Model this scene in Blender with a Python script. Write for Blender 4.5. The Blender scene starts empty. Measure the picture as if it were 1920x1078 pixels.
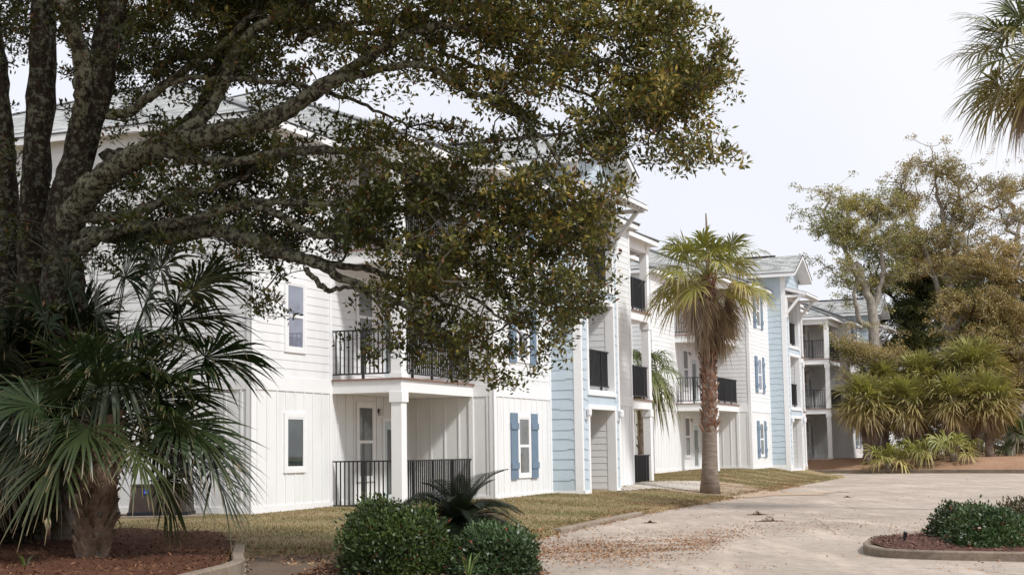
import bpy, math, random
import numpy as np
from mathutils import Vector
random.seed(7); rng = np.random.default_rng(7)
sc = bpy.context.scene
COL = sc.collection
# ------------------------------------------------------------------ camera model
F = 2800.; CAM = np.array([0, 0, 1.5])
PIT = math.radians(6.32); ROL = math.radians(.86)
fw = np.array([0, math.cos(PIT), math.sin(PIT)]); r0 = np.array([1., 0, 0]); u0 = np.array([0, -math.sin(PIT), math.cos(PIT)])
CR = math.cos(ROL)*r0 - math.sin(ROL)*u0; CU = math.sin(ROL)*r0 + math.cos(ROL)*u0
def atY(x, y, Y):
    d = fw + CR*(x-960)/F - CU*(y-539)/F
    return CAM + d*(Y/d[1])
def atZ(x, y, Z):
    d = fw + CR*(x-960)/F - CU*(y-539)/F
    return CAM + d*((Z-CAM[2])/d[2])
cd = bpy.data.cameras.new("camera"); cam = bpy.data.objects.new("camera", cd); COL.objects.link(cam)
from mathutils import Matrix
M3 = Matrix(((CR[0], CU[0], -fw[0]), (CR[1], CU[1], -fw[1]), (CR[2], CU[2], -fw[2])))
cam.matrix_world = Matrix.Translation(CAM) @ M3.to_4x4()
cd.sensor_width = 36; cd.lens = F/1920*36; cd.clip_end = 4000; cd.clip_start = .1
sc.camera = cam
# ------------------------------------------------------------------ object helpers
def tag(o, label=None, cat=None, group=None, kind=None):
    if label: o['label'] = label
    if cat: o['category'] = cat
    if group: o['group'] = group
    if kind: o['kind'] = kind
    return o
def thing(name, label, cat, loc=(0, 0, 0), rz=0, group=None):
    o = bpy.data.objects.new(name, None); COL.objects.link(o)
    o.location = loc; o.rotation_euler = (0, 0, rz); o.empty_display_size = .2
    return tag(o, label, cat, group)
def mkmesh(name, V, Fc, mat, parent=None, smooth=False, col=None, uv=None, world=False, mats=None, mi=None):
    me = bpy.data.meshes.new(name)
    V = np.asarray(V, dtype=np.float32).reshape(-1, 3)
    if isinstance(Fc, np.ndarray):
        k = Fc.shape[1]; n = Fc.shape[0]
        me.vertices.add(len(V)); me.vertices.foreach_set('co', V.ravel())
        me.loops.add(n*k); me.loops.foreach_set('vertex_index', Fc.astype(np.int32).ravel())
        me.polygons.add(n); me.polygons.foreach_set('loop_start', np.arange(0, n*k, k, dtype=np.int32))
        try: me.polygons.foreach_set('loop_total', np.full(n, k, dtype=np.int32))
        except Exception: pass
        me.update(calc_edges=True)
    else:
        me.from_pydata(V.tolist(), [], Fc); me.update()
    for m in (mats or [mat]): me.materials.append(m)
    if mi is not None: me.polygons.foreach_set('material_index', np.asarray(mi, dtype=np.int32))
    if smooth: me.polygons.foreach_set('use_smooth', np.ones(len(me.polygons), dtype=bool))
    if col is not None:
        a = me.attributes.new('col', 'FLOAT_COLOR', 'POINT')
        c = np.ones((len(V), 4), dtype=np.float32); c[:, :3] = col; a.data.foreach_set('color', c.ravel())
    if uv is not None:
        l = me.uv_layers.new(name='UVMap'); l.data.foreach_set('uv', np.asarray(uv, dtype=np.float32).ravel())
    o = bpy.data.objects.new(name, me); COL.objects.link(o)
    if parent is not None:
        o.parent = parent
        if world:
            o.matrix_parent_inverse = (Matrix.Translation(parent.location) @ Matrix.Rotation(parent.rotation_euler[2], 4, 'Z')).inverted()
    return o
class MB:
    def __init__(s): s.v = []; s.f = []; s.uv = []
    def quad(s, a, b, c, d, uv=None):
        n = len(s.v); s.v += [tuple(a), tuple(b), tuple(c), tuple(d)]; s.f.append((n, n+1, n+2, n+3)); s.uv += list(uv or ((0, 0),)*4)
    def tri(s, a, b, c, uv=None):
        n = len(s.v); s.v += [tuple(a), tuple(b), tuple(c)]; s.f.append((n, n+1, n+2)); s.uv += list(uv or ((0, 0),)*3)
    def box(s, x0, x1, y0, y1, z0, z1):
        n = len(s.v)
        s.v += [(x0, y0, z0), (x1, y0, z0), (x1, y1, z0), (x0, y1, z0), (x0, y0, z1), (x1, y0, z1), (x1, y1, z1), (x0, y1, z1)]
        for q in ((0, 3, 2, 1), (4, 5, 6, 7), (0, 1, 5, 4), (1, 2, 6, 5), (2, 3, 7, 6), (3, 0, 4, 7)):
            s.f.append(tuple(n+i for i in q)); s.uv += [(0, 0)]*4
    def bar(s, a, b, w, h=None, up=(0, 0, 1)):
        a = np.array(a, float); b = np.array(b, float); h = h or w
        t = b-a; t /= np.linalg.norm(t); u = np.array(up, float)
        if abs(t@u) > .97: u = np.array([1., 0, 0])
        sd = np.cross(t, u); sd /= np.linalg.norm(sd); u = np.cross(sd, t)
        n = len(s.v)
        for p in (a, b):
            for i, j in ((-1, -1), (1, -1), (1, 1), (-1, 1)): s.v.append(tuple(p+sd*w/2*i+u*h/2*j))
        for q in ((0, 1, 2, 3), (7, 6, 5, 4), (0, 4, 5, 1), (1, 5, 6, 2), (2, 6, 7, 3), (3, 7, 4, 0)):
            s.f.append(tuple(n+i for i in q)); s.uv += [(0, 0)]*4
    def tube(s, P, R, k=8, cap=True, jit=0):
        P = [np.array(p, float) for p in P]; n0 = len(s.v); up = np.array([.3, .2, 1.]); 
        for i, p in enumerate(P):
            t = P[min(i+1, len(P)-1)]-P[max(i-1, 0)]; t /= np.linalg.norm(t)+1e-9
            u = up - t*(up@t)
            if np.linalg.norm(u) < .2: u = np.array([1., .1, 0]); u -= t*(u@t)
            u /= np.linalg.norm(u); w = np.cross(t, u); up = u
            for j in range(k):
                a = 2*math.pi*j/k; rr = R[i]*(1+(random.uniform(-jit, jit) if jit else 0))
                s.v.append(tuple(p+(u*math.cos(a)+w*math.sin(a))*rr))
        for i in range(len(P)-1):
            for j in range(k):
                a = n0+i*k+j; b = n0+i*k+(j+1) % k
                s.f.append((a, b, b+k, a+k)); s.uv += [(0, 0)]*4
        if cap:
            s.f.append(tuple(n0+(len(P)-1)*k+j for j in range(k))); s.uv += [(0, 0)]*k
            s.f.append(tuple(n0+j for j in range(k-1, -1, -1))); s.uv += [(0, 0)]*k
    def build(s, name, mat, parent=None, smooth=False, col=None, uv=False, world=False):
        return mkmesh(name, s.v, s.f, mat, parent, smooth, col, s.uv if uv else None, world)
# ------------------------------------------------------------------ materials
def newmat(name):
    m = bpy.data.materials.new(name); m.use_nodes = True
    return m, m.node_tree.nodes, m.node_tree.links, m.node_tree.nodes['Principled BSDF']
def ramp(N, stops, interp='LINEAR'):
    r = N.new('ShaderNodeValToRGB'); e = r.color_ramp.elements; r.color_ramp.interpolation = interp
    while len(e) < len(stops): e.new(.5)
    for i, (p, c) in enumerate(stops): e[i].position = p; e[i].color = (*c, 1)
    return r
def noise(N, L, scale, detail=4, vec=None, rough=.6):
    n = N.new('ShaderNodeTexNoise'); n.inputs['Scale'].default_value = scale; n.inputs['Detail'].default_value = detail; n.inputs['Roughness'].default_value = rough
    if vec is not None: L.new(vec, n.inputs['Vector'])
    return n
def coords(N, L, kind='Object', scale=None):
    t = N.new('ShaderNodeTexCoord'); o = t.outputs[kind]
    if scale:
        m = N.new('ShaderNodeMapping'); m.inputs['Scale'].default_value = scale; L.new(o, m.inputs['Vector']); o = m.outputs[0]
    return o
def noisy(name, stops, scale=3, rough=.8, detail=6, bump=.0, bscale=None, kind='Object', mapping=None, spec=.3, metallic=0):
    m, N, L, B = newmat(name); c = coords(N, L, kind, mapping)
    n = noise(N, L, scale, detail, c); r = ramp(N, stops); L.new(n.outputs['Fac'], r.inputs[0]); L.new(r.outputs[0], B.inputs['Base Color'])
    B.inputs['Roughness'].default_value = rough; B.inputs['Specular IOR Level'].default_value = spec; B.inputs['Metallic'].default_value = metallic
    if bump:
        n2 = noise(N, L, bscale or scale*4, 6, c); b = N.new('ShaderNodeBump'); b.inputs['Strength'].default_value = bump; b.inputs['Distance'].default_value = .03
        L.new(n2.outputs['Fac'], b.inputs['Height']); L.new(b.outputs[0], B.inputs['Normal'])
    return m
def S(c, a=.06):
    return [(.3, tuple(x*(1-a) for x in c)), (.7, tuple(min(1, x*(1+a)) for x in c))]
M = {}
M['white'] = noisy('white_siding_paint', [(.25, (.67, .67, .665)), (.55, (.765, .77, .77))], 1.1, .55, bump=.05, bscale=30, mapping=(1, 1, .25))
M['batten'] = noisy('white_board_paint', [(.25, (.65, .64, .62)), (.52, (.765, .768, .765))], .9, .6, bump=.08, bscale=18, mapping=(1, 1, .3))
M['trim'] = noisy('white_trim_paint', S((.80, .80, .80), .02), 3, .45)
M['blue'] = noisy('pale_blue_shingle_paint', S((.475, .555, .61), .05), 2, .6, bump=.05, bscale=30)
M['shutter'] = noisy('slate_blue_shutter_paint', S((.15, .215, .29), .08), 4, .5)
M['rail'] = noisy('black_railing_metal', S((.012, .012, .014), .1), 8, .4, spec=.5)
M['deckwood'] = noisy('brown_deck_edge', S((.22, .13, .10), .15), 6, .7)
M['handle'] = noisy('black_metal_handle', S((.01, .01, .01), .1), 8, .3)
M['doorpaint'] = noisy('pale_grey_blue_door', S((.52, .60, .62), .04), 3, .4)
M['lamp'] = noisy('white_lamp_metal', S((.75, .75, .77), .03), 3, .3)
M['bulbglass'] = noisy('frosted_lamp_glass', S((.6, .58, .55), .03), 3, .2)
def glass(name, base, dark):
    m, N, L, B = newmat(name); c = coords(N, L, 'Object')
    n = noise(N, L, 1.3, 2, c); r = ramp(N, [(.4, dark), (.6, base)]); L.new(n.outputs['Fac'], r.inputs[0]); L.new(r.outputs[0], B.inputs['Base Color'])
    B.inputs['Roughness'].default_value = .03; B.inputs['Specular IOR Level'].default_value = .8; B.inputs['Coat Weight'].default_value = .4; B.inputs['Coat Roughness'].default_value = .02
    return m
M['glass_dark'] = glass('dark_window_glass', (.035, .05, .045), (.012, .018, .016))
M['glass_pale'] = glass('window_glass_blinds_sky_tint', (.24, .26, .33), (.17, .18, .235))  # pale lilac stands for blinds plus sky reflection painted into the pane colour
M['glass_mid'] = glass('window_glass_grey', (.13, .14, .14), (.07, .075, .075))
def shingle_mat():
    m, N, L, B = newmat('grey_asphalt_shingles')
    c = coords(N, L, 'UV')
    br = N.new('ShaderNodeTexBrick'); br.inputs['Scale'].default_value = 1; br.inputs['Brick Width'].default_value = .42; br.inputs['Row Height'].default_value = .15
    br.inputs['Mortar Size'].default_value = .006; br.inputs['Color1'].default_value = (.21, .215, .21, 1); br.inputs['Color2'].default_value = (.50, .505, .485, 1); br.inputs['Mortar'].default_value = (.16, .16, .16, 1)
    br.inputs['Bias'].default_value = .1; L.new(c, br.inputs['Vector'])
    n = noise(N, L, 90, 3, c); mx = N.new('ShaderNodeMix'); mx.data_type = 'RGBA'; mx.blend_type = 'MULTIPLY'; mx.inputs[0].default_value = .5
    r = ramp(N, [(.3, (.55, .55, .55)), (.7, (1, 1, 1))]); L.new(n.outputs['Fac'], r.inputs[0]); L.new(br.outputs['Color'], mx.inputs[6]); L.new(r.outputs[0], mx.inputs[7]); L.new(mx.outputs[2], B.inputs['Base Color'])
    B.inputs['Roughness'].default_value = .9
    bp = N.new('ShaderNodeBump'); bp.inputs['Strength'].default_value = .4; bp.inputs['Distance'].default_value = .02; L.new(br.outputs['Fac'], bp.inputs['Height']); bp.invert = True; L.new(bp.outputs[0], B.inputs['Normal'])
    return m
M['roof'] = shingle_mat()
M['ridge'] = noisy('grey_ridge_shingles', S((.2, .2, .2), .2), 9, .9)
M['dripedge'] = noisy('dark_drip_edge', S((.05, .05, .055), .1), 4, .6)
def leafmat(name, trans=.3, rough=.45, spec=.35):
    m, N, L, B = newmat(name); a = N.new('ShaderNodeAttribute'); a.attribute_name = 'col'
    L.new(a.outputs['Color'], B.inputs['Base Color']); B.inputs['Roughness'].default_value = rough; B.inputs['Specular IOR Level'].default_value = spec
    t = N.new('ShaderNodeBsdfTranslucent'); g = N.new('ShaderNodeMix'); g.data_type = 'RGBA'; g.blend_type = 'MULTIPLY'; g.inputs[0].default_value = 1; g.inputs[7].default_value = (1.1, 1.15, .5, 1)
    L.new(a.outputs['Color'], g.inputs[6]); L.new(g.outputs[2], t.inputs['Color'])
    mx = N.new('ShaderNodeMixShader'); mx.inputs[0].default_value = trans; L.new(B.outputs[0], mx.inputs[1]); L.new(t.outputs[0], mx.inputs[2])
    L.new(mx.outputs[0], N['Material Output'].inputs['Surface'])
    return m
M['leaf'] = leafmat('oak_leaves', .22, .42, .4)
M['frond'] = leafmat('palm_fronds', .22, .4, .45)
M['bushleaf'] = leafmat('glossy_shrub_leaves', .15, .42, .45)
M['chips'] = leafmat('bark_chips_and_dry_leaves', .05, .8, .2)
def bark(name, dark, mid, lichen, lf=.55, scale=1., mapping=(1, 1, .35)):
    m, N, L, B = newmat(name); c = coords(N, L, 'Object', mapping); c2 = coords(N, L, 'Object')
    n = noise(N, L, 9*scale, 8, c, .7); r = ramp(N, [(.35, dark), (.65, mid)]); L.new(n.outputs['Fac'], r.inputs[0])
    n2 = noise(N, L, 4.5*scale, 10, c2, .75); r2 = ramp(N, [(lf-.02, (0, 0, 0)), (lf+.04, (1, 1, 1))]); L.new(n2.outputs['Fac'], r2.inputs[0])
    n3_ = noise(N, L, 26*scale, 4, c2); r3 = ramp(N, [(.35, tuple(x*.55 for x in lichen)), (.6, lichen)]); L.new(n3_.outputs['Fac'], r3.inputs[0])
    mx = N.new('ShaderNodeMix'); mx.data_type = 'RGBA'; L.new(r2.outputs[0], mx.inputs[0]); L.new(r.outputs[0], mx.inputs[6]); L.new(r3.outputs[0], mx.inputs[7])
    L.new(mx.outputs[2], B.inputs['Base Color']); B.inputs['Roughness'].default_value = .95; B.inputs['Specular IOR Level'].default_value = .1
    b = N.new('ShaderNodeBump'); b.inputs['Strength'].default_value = .9; b.inputs['Distance'].default_value = .04; L.new(n.outputs['Fac'], b.inputs['Height']); L.new(b.outputs[0], B.inputs['Normal'])
    return m
M['bark'] = bark('oak_bark_with_lichen', (.016, .012, .009), (.056, .040, .030), (.17, .175, .125), .53, 2.2, (1, 1, .6))
M['bark2'] = bark('lichened_limb_bark', (.022, .017, .013), (.075, .06, .045), (.27, .265, .185), .49, 2.6, (1, 1, .8))
M['twig'] = noisy('oak_twig_bark', [(.3, (.03, .025, .02)), (.7, (.10, .09, .07))], 12, .9)
M['paltrunk'] = bark('pale_weathered_bark', (.20, .175, .145), (.38, .345, .295), (.45, .43, .39), .6)
M['darktrunk'] = bark('dark_brown_bark', (.04, .032, .025), (.11, .09, .07), (.2, .2, .17), .62)
M['boot'] = noisy('dry_palm_boots', [(.3, (.10, .06, .04)), (.7, (.30, .22, .16))], 7, .9, bump=.3)
M['bootred'] = noisy('reddish_palm_boots', [(.3, (.10, .045, .03)), (.5, (.22, .12, .08)), (.7, (.36, .25, .19))], 4, .9, bump=.3)
M['palmtrunk'] = noisy('smooth_grey_palm_trunk', [(.3, (.13, .10, .08)), (.7, (.26, .21, .17))], 3, .9, bump=.3, mapping=(1, 1, 4))
def ground_mat(name, stops1, scale1, stops2, scale2, fac, bump=.4, bsc=40, rough=.95):
    m, N, L, B = newmat(name); c = coords(N, L, 'Object')
    a = noise(N, L, scale1, 8, c, .65); r = ramp(N, stops1); L.new(a.outputs['Fac'], r.inputs[0])
    b = noise(N, L, scale2, 10, c, .7); r2 = ramp(N, stops2); L.new(b.outputs['Fac'], r2.inputs[0])
    mx = N.new('ShaderNodeMix'); mx.data_type = 'RGBA'; mx.inputs[0].default_value = fac; L.new(r.outputs[0], mx.inputs[6]); L.new(r2.outputs[0], mx.inputs[7]); L.new(mx.outputs[2], B.inputs['Base Color'])
    B.inputs['Roughness'].default_value = rough; B.inputs['Specular IOR Level'].default_value = .15
    n2 = noise(N, L, bsc, 6, c); bp = N.new('ShaderNodeBump'); bp.inputs['Strength'].default_value = bump; bp.inputs['Distance'].default_value = .03; L.new(n2.outputs['Fac'], bp.inputs['Height']); L.new(bp.outputs[0], B.inputs['Normal'])
    return m
M['lawn'] = ground_mat('dry_lawn', [(.35, (.17, .11, .055)), (.47, (.26, .185, .095)), (.6, (.105, .11, .038))], .6, [(.3, (.18, .13, .06)), (.7, (.45, .36, .21))], 14, .5)
M['mulch'] = ground_mat('red_brown_mulch', [(.35, (.055, .022, .013)), (.65, (.12, .052, .030))], 1.5, [(.3, (.035, .014, .009)), (.7, (.22, .10, .06))], 25, .6, .9)
M['mulch2'] = ground_mat('dark_bark_mulch', [(.35, (.07, .03, .022)), (.65, (.13, .065, .048))], 1.5, [(.3, (.03, .014, .011)), (.7, (.2, .11, .08))], 25, .6, .9)
M['dirt'] = ground_mat('sandy_pink_dirt', [(.35, (.36, .25, .17)), (.65, (.52, .40, .30))], 1.2, [(.3, (.25, .15, .09)), (.7, (.6, .5, .4))], 9, .5)
M['reddirt'] = ground_mat('red_brown_dirt', [(.35, (.26, .13, .075)), (.65, (.40, .24, .15))], .5, [(.3, (.2, .09, .05)), (.7, (.45, .33, .22))], 6, .5)
M['kerb'] = ground_mat('stained_concrete_kerb', [(.35, (.13, .09, .06)), (.65, (.30, .24, .18))], 1.2, [(.3, (.18, .13, .09)), (.7, (.42, .37, .31))], 12, .5, .3)
M['walk'] = ground_mat('concrete_walk', S((.52, .47, .41), .05), 1.2, S((.5, .45, .4), .1), 12, .5, .2)
M['base'] = ground_mat('bare_ground', [(.35, (.12, .10, .05)), (.65, (.2, .16, .09))], .1, [(.3, (.1, .08, .04)), (.7, (.22, .18, .1))], 2, .5)
def road_mat():
    m, N, L, B = newmat('pale_worn_pavement'); c = coords(N, L, 'Object')
    a = noise(N, L, .22, 6, c, .6); r = ramp(N, [(.3, (.37, .31, .26)), (.5, (.45, .38, .32)), (.7, (.53, .455, .39))]); L.new(a.outputs['Fac'], r.inputs[0])
    b = noise(N, L, 55, 5, c, .8); r2 = ramp(N, [(.3, (.55, .53, .51)), (.62, (1.12, 1.12, 1.12))]); L.new(b.outputs['Fac'], r2.inputs[0])
    bb_ = noise(N, L, 5, 9, c, .75); rb_ = ramp(N, [(.35, (.78, .76, .73)), (.6, (1.05, 1.05, 1.05))]); L.new(bb_.outputs['Fac'], rb_.inputs[0]); mb_ = N.new('ShaderNodeMix'); mb_.data_type = 'RGBA'; mb_.blend_type = 'MULTIPLY'; mb_.inputs[0].default_value = 1; L.new(r.outputs[0], mb_.inputs[6]); L.new(rb_.outputs[0], mb_.inputs[7]); r = mb_
    mx = N.new('ShaderNodeMix'); mx.data_type = 'RGBA'; mx.blend_type = 'MULTIPLY'; mx.inputs[0].default_value = 1; L.new(r.outputs[2], mx.inputs[6]); L.new(r2.outputs[0], mx.inputs[7])
    # streaky sandy deposits along the driving direction
    cs = coords(N, L, 'Object', (1.2, .22, 1)); d = noise(N, L, 1.1, 8, cs, .7); r3 = ramp(N, [(.5, (0, 0, 0)), (.68, (.75, .75, .75))]); L.new(d.outputs['Fac'], r3.inputs[0])
    m2 = N.new('ShaderNodeMix'); m2.data_type = 'RGBA'; L.new(r3.outputs[0], m2.inputs[0]); L.new(mx.outputs[2], m2.inputs[6]); m2.inputs[7].default_value = (.60, .50, .41, 1)
    # cracks
    v = N.new('ShaderNodeTexVoronoi'); v.feature = 'DISTANCE_TO_EDGE'; v.inputs['Scale'].default_value = .16
    wn = noise(N, L, 1.5, 5, c); ad = N.new('ShaderNodeMix'); ad.data_type = 'VECTOR'; ad.inputs[0].default_value = .12; L.new(c, ad.inputs[4]); L.new(wn.outputs['Color'], ad.inputs[5]); L.new(ad.outputs[1], v.inputs['Vector'])
    r4 = ramp(N, [(0, (.55, .5, .45)), (.0022, (1, 1, 1))]); L.new(v.outputs['Distance'], r4.inputs[0])
    m3 = N.new('ShaderNodeMix'); m3.data_type = 'RGBA'; m3.blend_type = 'MULTIPLY'; m3.inputs[0].default_value = 1; L.new(m2.outputs[2], m3.inputs[6]); L.new(r4.outputs[0], m3.inputs[7])
    L.new(m3.outputs[2], B.inputs['Base Color']); B.inputs['Roughness'].default_value = .9; B.inputs['Specular IOR Level'].default_value = .2
    bp = N.new('ShaderNodeBump'); bp.inputs['Strength'].default_value = .35; bp.inputs['Distance'].default_value = .01; L.new(b.outputs['Fac'], bp.inputs['Height']); L.new(bp.outputs[0], B.inputs['Normal'])
    return m
M['road'] = road_mat()
# ------------------------------------------------------------------ terrain
K = np.array([(-60, -40), (-12, 0), (-4.6, 11), (-4.2, 14), (-3.78, 17.2), (-3.57, 19.2), (-4.22, 23.1), (-2.6, 23.15), (.4, 26.4), (1.0, 29), (2.9, 35.5), (5.4, 42.9), (7.8, 49.9), (11.6, 61.5), (17, 77.4), (17.5, 80), (15, 88), (12, 97), (10, 140)])
PS = np.array([.38, .925]); KS = K@PS
W1 = np.array([-.925, .38])
K2 = np.array([(4, 99), (16, 92.5), (18.6, 91.0), (22.8, 87.0), (27.3, 82.0), (45, 62), (90, 10)]); W2 = np.array([.66, .75])
P2 = np.array([.75, -.66]); K2S = K2@P2
def sm(t): t = np.clip(t, 0, 1); return t*t*(3-2*t)
def T(x, y):
    x = np.asarray(x, float); y = np.asarray(y, float)
    s = x*PS[0]+y*PS[1]; kx = np.interp(s, KS, K[:, 0]); ky = np.interp(s, KS, K[:, 1])
    d = (x-kx)*W1[0]+(y-ky)*W1[1]
    zb = np.interp(y, [15, 22, 26, 36, 64, 92, 130], [.13, .15, .20, .30, .52, .87, 1.0])
    z1 = np.where(d > 0, .08*np.clip(d/.12, 0, 1)+(zb-.08)*sm(d/4.), 0)
    s2 = x*P2[0]+y*P2[1]; kx = np.interp(s2, K2S, K2[:, 0]); ky = np.interp(s2, K2S, K2[:, 1])
    d2 = (x-kx)*W2[0]+(y-ky)*W2[1]
    z2 = np.where(d2 > 0, .15*np.clip(d2/.12, 0, 1)+.7*sm(d2/3.6), 0)
    return np.maximum(z1, z2)
def Tz(x, y): return float(T(x, y))
def arr(n): return np.asarray(n)
def gridmesh(name, xs, ys, zf, mat, **kw):
    X, Y = np.meshgrid(xs, ys); V = np.stack([X, Y, zf(X, Y)], -1).reshape(-1, 3); nx = len(xs); ny = len(ys)
    i = (np.arange(ny-1)[:, None]*nx+np.arange(nx-1)[None]).ravel(); Fq = np.stack([i, i+1, i+1+nx, i+nx], 1)
    o = mkmesh(name, V, Fq, mat, smooth=True); return o
gx = np.concatenate([[-1500, -700, -300, -150], np.arange(-90, 100, 3), [150, 300, 700, 1500]]); gy = np.concatenate([[-600, -200, -80], np.arange(-40, 160, 3), [200, 300, 600, 1500, 3000]])
tag(gridmesh('ground', gx, gy, lambda X, Y: T(X, Y)-.2+.15*(T(X, Y) > .4)*0, M['base']), kind='structure')
tag(gridmesh('road', np.arange(-30, 96, 3.), np.arange(-40, 120, 3.), lambda X, Y: X*0+.0, M['road']), kind='structure')
def strip(name, Kp, W, ds, s0, s1, Ks, mat, step=.4, dz=0):
    ss = np.arange(s0, s1+1e-6, step); kx = np.interp(ss, Ks, Kp[:, 0]); ky = np.interp(ss, Ks, Kp[:, 1])
    ds = np.array(ds); X = kx[:, None]+W[0]*ds[None]; Y = ky[:, None]+W[1]*ds[None]
    V = np.stack([X, Y, T(X-W[0]*-1e-4, Y-W[1]*-1e-4)+dz], -1).reshape(-1, 3); nx = len(ds); ny = len(ss)
    i = (np.arange(ny-1)[:, None]*nx+np.arange(nx-1)[None]).ravel(); Fq = np.stack([i, i+nx, i+nx+1, i+1], 1)
    return tag(mkmesh(name, V, Fq, mat, smooth=True), kind='structure')
ds = [0, .13, .3, .6, 1, 1.5, 2, 2.7, 3.4, 4.1, 6, 9, 14, 22, 35, 60]
strip('lawn', K, W1, ds, KS[1], 140, KS, M['lawn'], dz=.002)
strip('far_bank', K2, W2, [0, .13, .3, .6, 1, 2, 3, 4.5, 6, 7.5, 9, 12, 20, 40, 90], K2S[0], K2S[-1], K2S, M['reddirt'], dz=.006)
def inpoly(X, Y, P):
    P = np.asarray(P); r = np.zeros(X.shape, bool); j = len(P)-1
    for i in range(len(P)):
        c = ((P[i, 1] > Y) != (P[j, 1] > Y)) & (X < (P[j, 0]-P[i, 0])*(Y-P[i, 1])/(P[j, 1]-P[i, 1]+1e-12)+P[i, 0]); r ^= c; j = i
    return r
def wob(X, Y, a, f): return a*(np.sin(X*f*2.1+Y*f*.7)+np.sin(X*f*.9-Y*f*2.7+1.3)+np.sin(X*f*4.7+Y*f*3.9+.5)*.5)/2.5
def patch(name, P, cell, mat, dz, extra=lambda X, Y: 0, wa=.15, wf=2., kind='structure'):
    P = np.asarray(P); xs = np.arange(P[:, 0].min()-cell, P[:, 0].max()+cell, cell); ys = np.arange(P[:, 1].min()-cell, P[:, 1].max()+cell, cell)
    X, Y = np.meshgrid(xs, ys); nx = len(xs)
    ins = inpoly(X+wob(X, Y, wa, wf), Y+wob(Y, X, wa, wf*1.1), P)
    V = np.stack([X, Y, T(X, Y)+dz+extra(X, Y)], -1).reshape(-1, 3)
    i = (np.arange(len(ys)-1)[:, None]*nx+np.arange(nx-1)[None]); m = (ins[:-1, :-1] & ins[1:, :-1] & ins[:-1, 1:] & ins[1:, 1:]); i = i[m]
    Fq = np.stack([i, i+1, i+1+nx, i+nx], 1); used, inv = np.unique(Fq, return_inverse=True)
    return tag(mkmesh(name, V[used], inv.reshape(Fq.shape), mat, smooth=True), kind=kind)
BEDP = [(-3.66, 19.2), (-4.3, 23.2), (-4.5, 24.6), (-5.2, 26.2), (-7, 27.0), (-9.5, 27.6), (-13, 27), (-17, 24), (-17, 14), (-8, 13), (-4.3, 14), (-3.88, 17.2)]
patch('mulch_bed', BEDP, .12, M['mulch'], .02, lambda X, Y: .03+.03*np.sin(X*3)*np.sin(Y*2.3))
def pxz(pts, z): return [atZ(x, y, z)[:2] for x, y in pts]
patch('dirt_strip', pxz([(1225, 904), (1330, 898), (1400, 896), (1480, 900), (1560, 899), (1600, 897), (1560, 902), (1470, 905), (1360, 909), (1240, 909)], .42), .2, M['dirt'], .012, wa=.5, wf=1.)
patch('concrete_walk', pxz([(1150, 915), (1190, 908), (1330, 901), (1330, 909), (1230, 913), (1160, 919)], .36), .25, M['walk'], .018, wa=.02)
# kerbs ------------------------------------------------
def kerb(name, pts, label, w=.15, h=.11, closed=False):
    P = [np.array(p, float) for p in pts]; mb = MB(); n = len(P); sec = [(-w/2, -.05), (-w/2, h-.02), (-w/2+.02, h), (w/2-.02, h), (w/2, h-.02), (w/2, -.05)]
    rings = []
    for i in range(n):
        t = (P[(i+1) % n]-P[i-1]) if (closed or 0 < i < n-1) else (P[1]-P[0] if i == 0 else P[-1]-P[-2])
        t = t/np.linalg.norm(t); nn = np.array([t[1], -t[0]])
        rings.append([(P[i][0]+nn[0]*a, P[i][1]+nn[1]*a, b) for a, b in sec])
    for i in range(n if closed else n-1):
        A = rings[i]; Bq = rings[(i+1) % n]
        for j in range(5): mb.quad(A[j], A[j+1], Bq[j+1], Bq[j])
    if not closed:
        for r_ in (rings[0], rings[-1]): mb.quad(r_[0], r_[1], r_[4], r_[5]); mb.quad(r_[1], r_[2], r_[3], r_[4])
    o = mb.build(name, M['kerb']); o['kind'] = 'structure'; return o
def smooth_poly(pts, n=6):
    P = np.array(pts, float); out = []
    for i in range(len(P)-1):
        p0 = P[max(i-1, 0)]; p1 = P[i]; p2 = P[i+1]; p3 = P[min(i+2, len(P)-1)]
        for k in range(n):
            t = k/n; out.append(.5*((2*p1)+(-p0+p2)*t+(2*p0-5*p1+4*p2-p3)*t*t+(-p0+3*p1-3*p2+p3)*t**3))
    out.append(P[-1]); return out
M['shadedirt'] = ground_mat('shade_tinted_littered_pavement', [(.35, (.10, .07, .05)), (.65, (.19, .145, .11))], 1.2, [(.3, (.07, .04, .025)), (.7, (.26, .19, .13))], 16, .5)  # dark tone paints the oak's shade on the drive, together with real dirt
patch('shade_tinted_pavement', [(-4.1, 22.9), (-3.5, 19.4), (-3.7, 17.0), (-2.3, 16.6), (-1.9, 20.6), (-.9, 22.4), (-1.6, 23.4), (-2.6, 23.05)], .09, M['shadedirt'], .008, wa=.06)  # sheet laid over the shaded corner of the drive, shade held in its colour
kerb('kerb', smooth_poly([(.75, 28.2), (1.0, 29), (1.9, 32.2), (2.9, 35.5)]), '', w=.2, h=.09)
kerb('kerb', smooth_poly([(-4.6, 11), (-4.2, 14), (-3.78, 17.2), (-3.57, 19.2), (-3.85, 20.9), (-4.22, 23.1)]), '', w=.16, h=.19)
kerb('kerb', smooth_poly([(12, 94.8), (16, 92.5), (18.6, 91.0), (22.8, 87.0), (27.3, 82.0), (45, 62)]), '', w=.3, h=.22)
isl = pxz([(1629, 1031), (1634, 1038), (1665, 1044), (1730, 1047.5), (1820, 1050), (1920, 1052), (2300, 1061), (2700, 1040), (2500, 985), (2100, 985), (1900, 990), (1760, 1004), (1700, 1013.5), (1655, 1019), (1637, 1024)], .0)
isl = isl+[isl[0]]
islp = smooth_poly(isl, 5)[:-1]
kerb('kerb', islp, '', w=.16, h=.12, closed=True)
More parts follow.
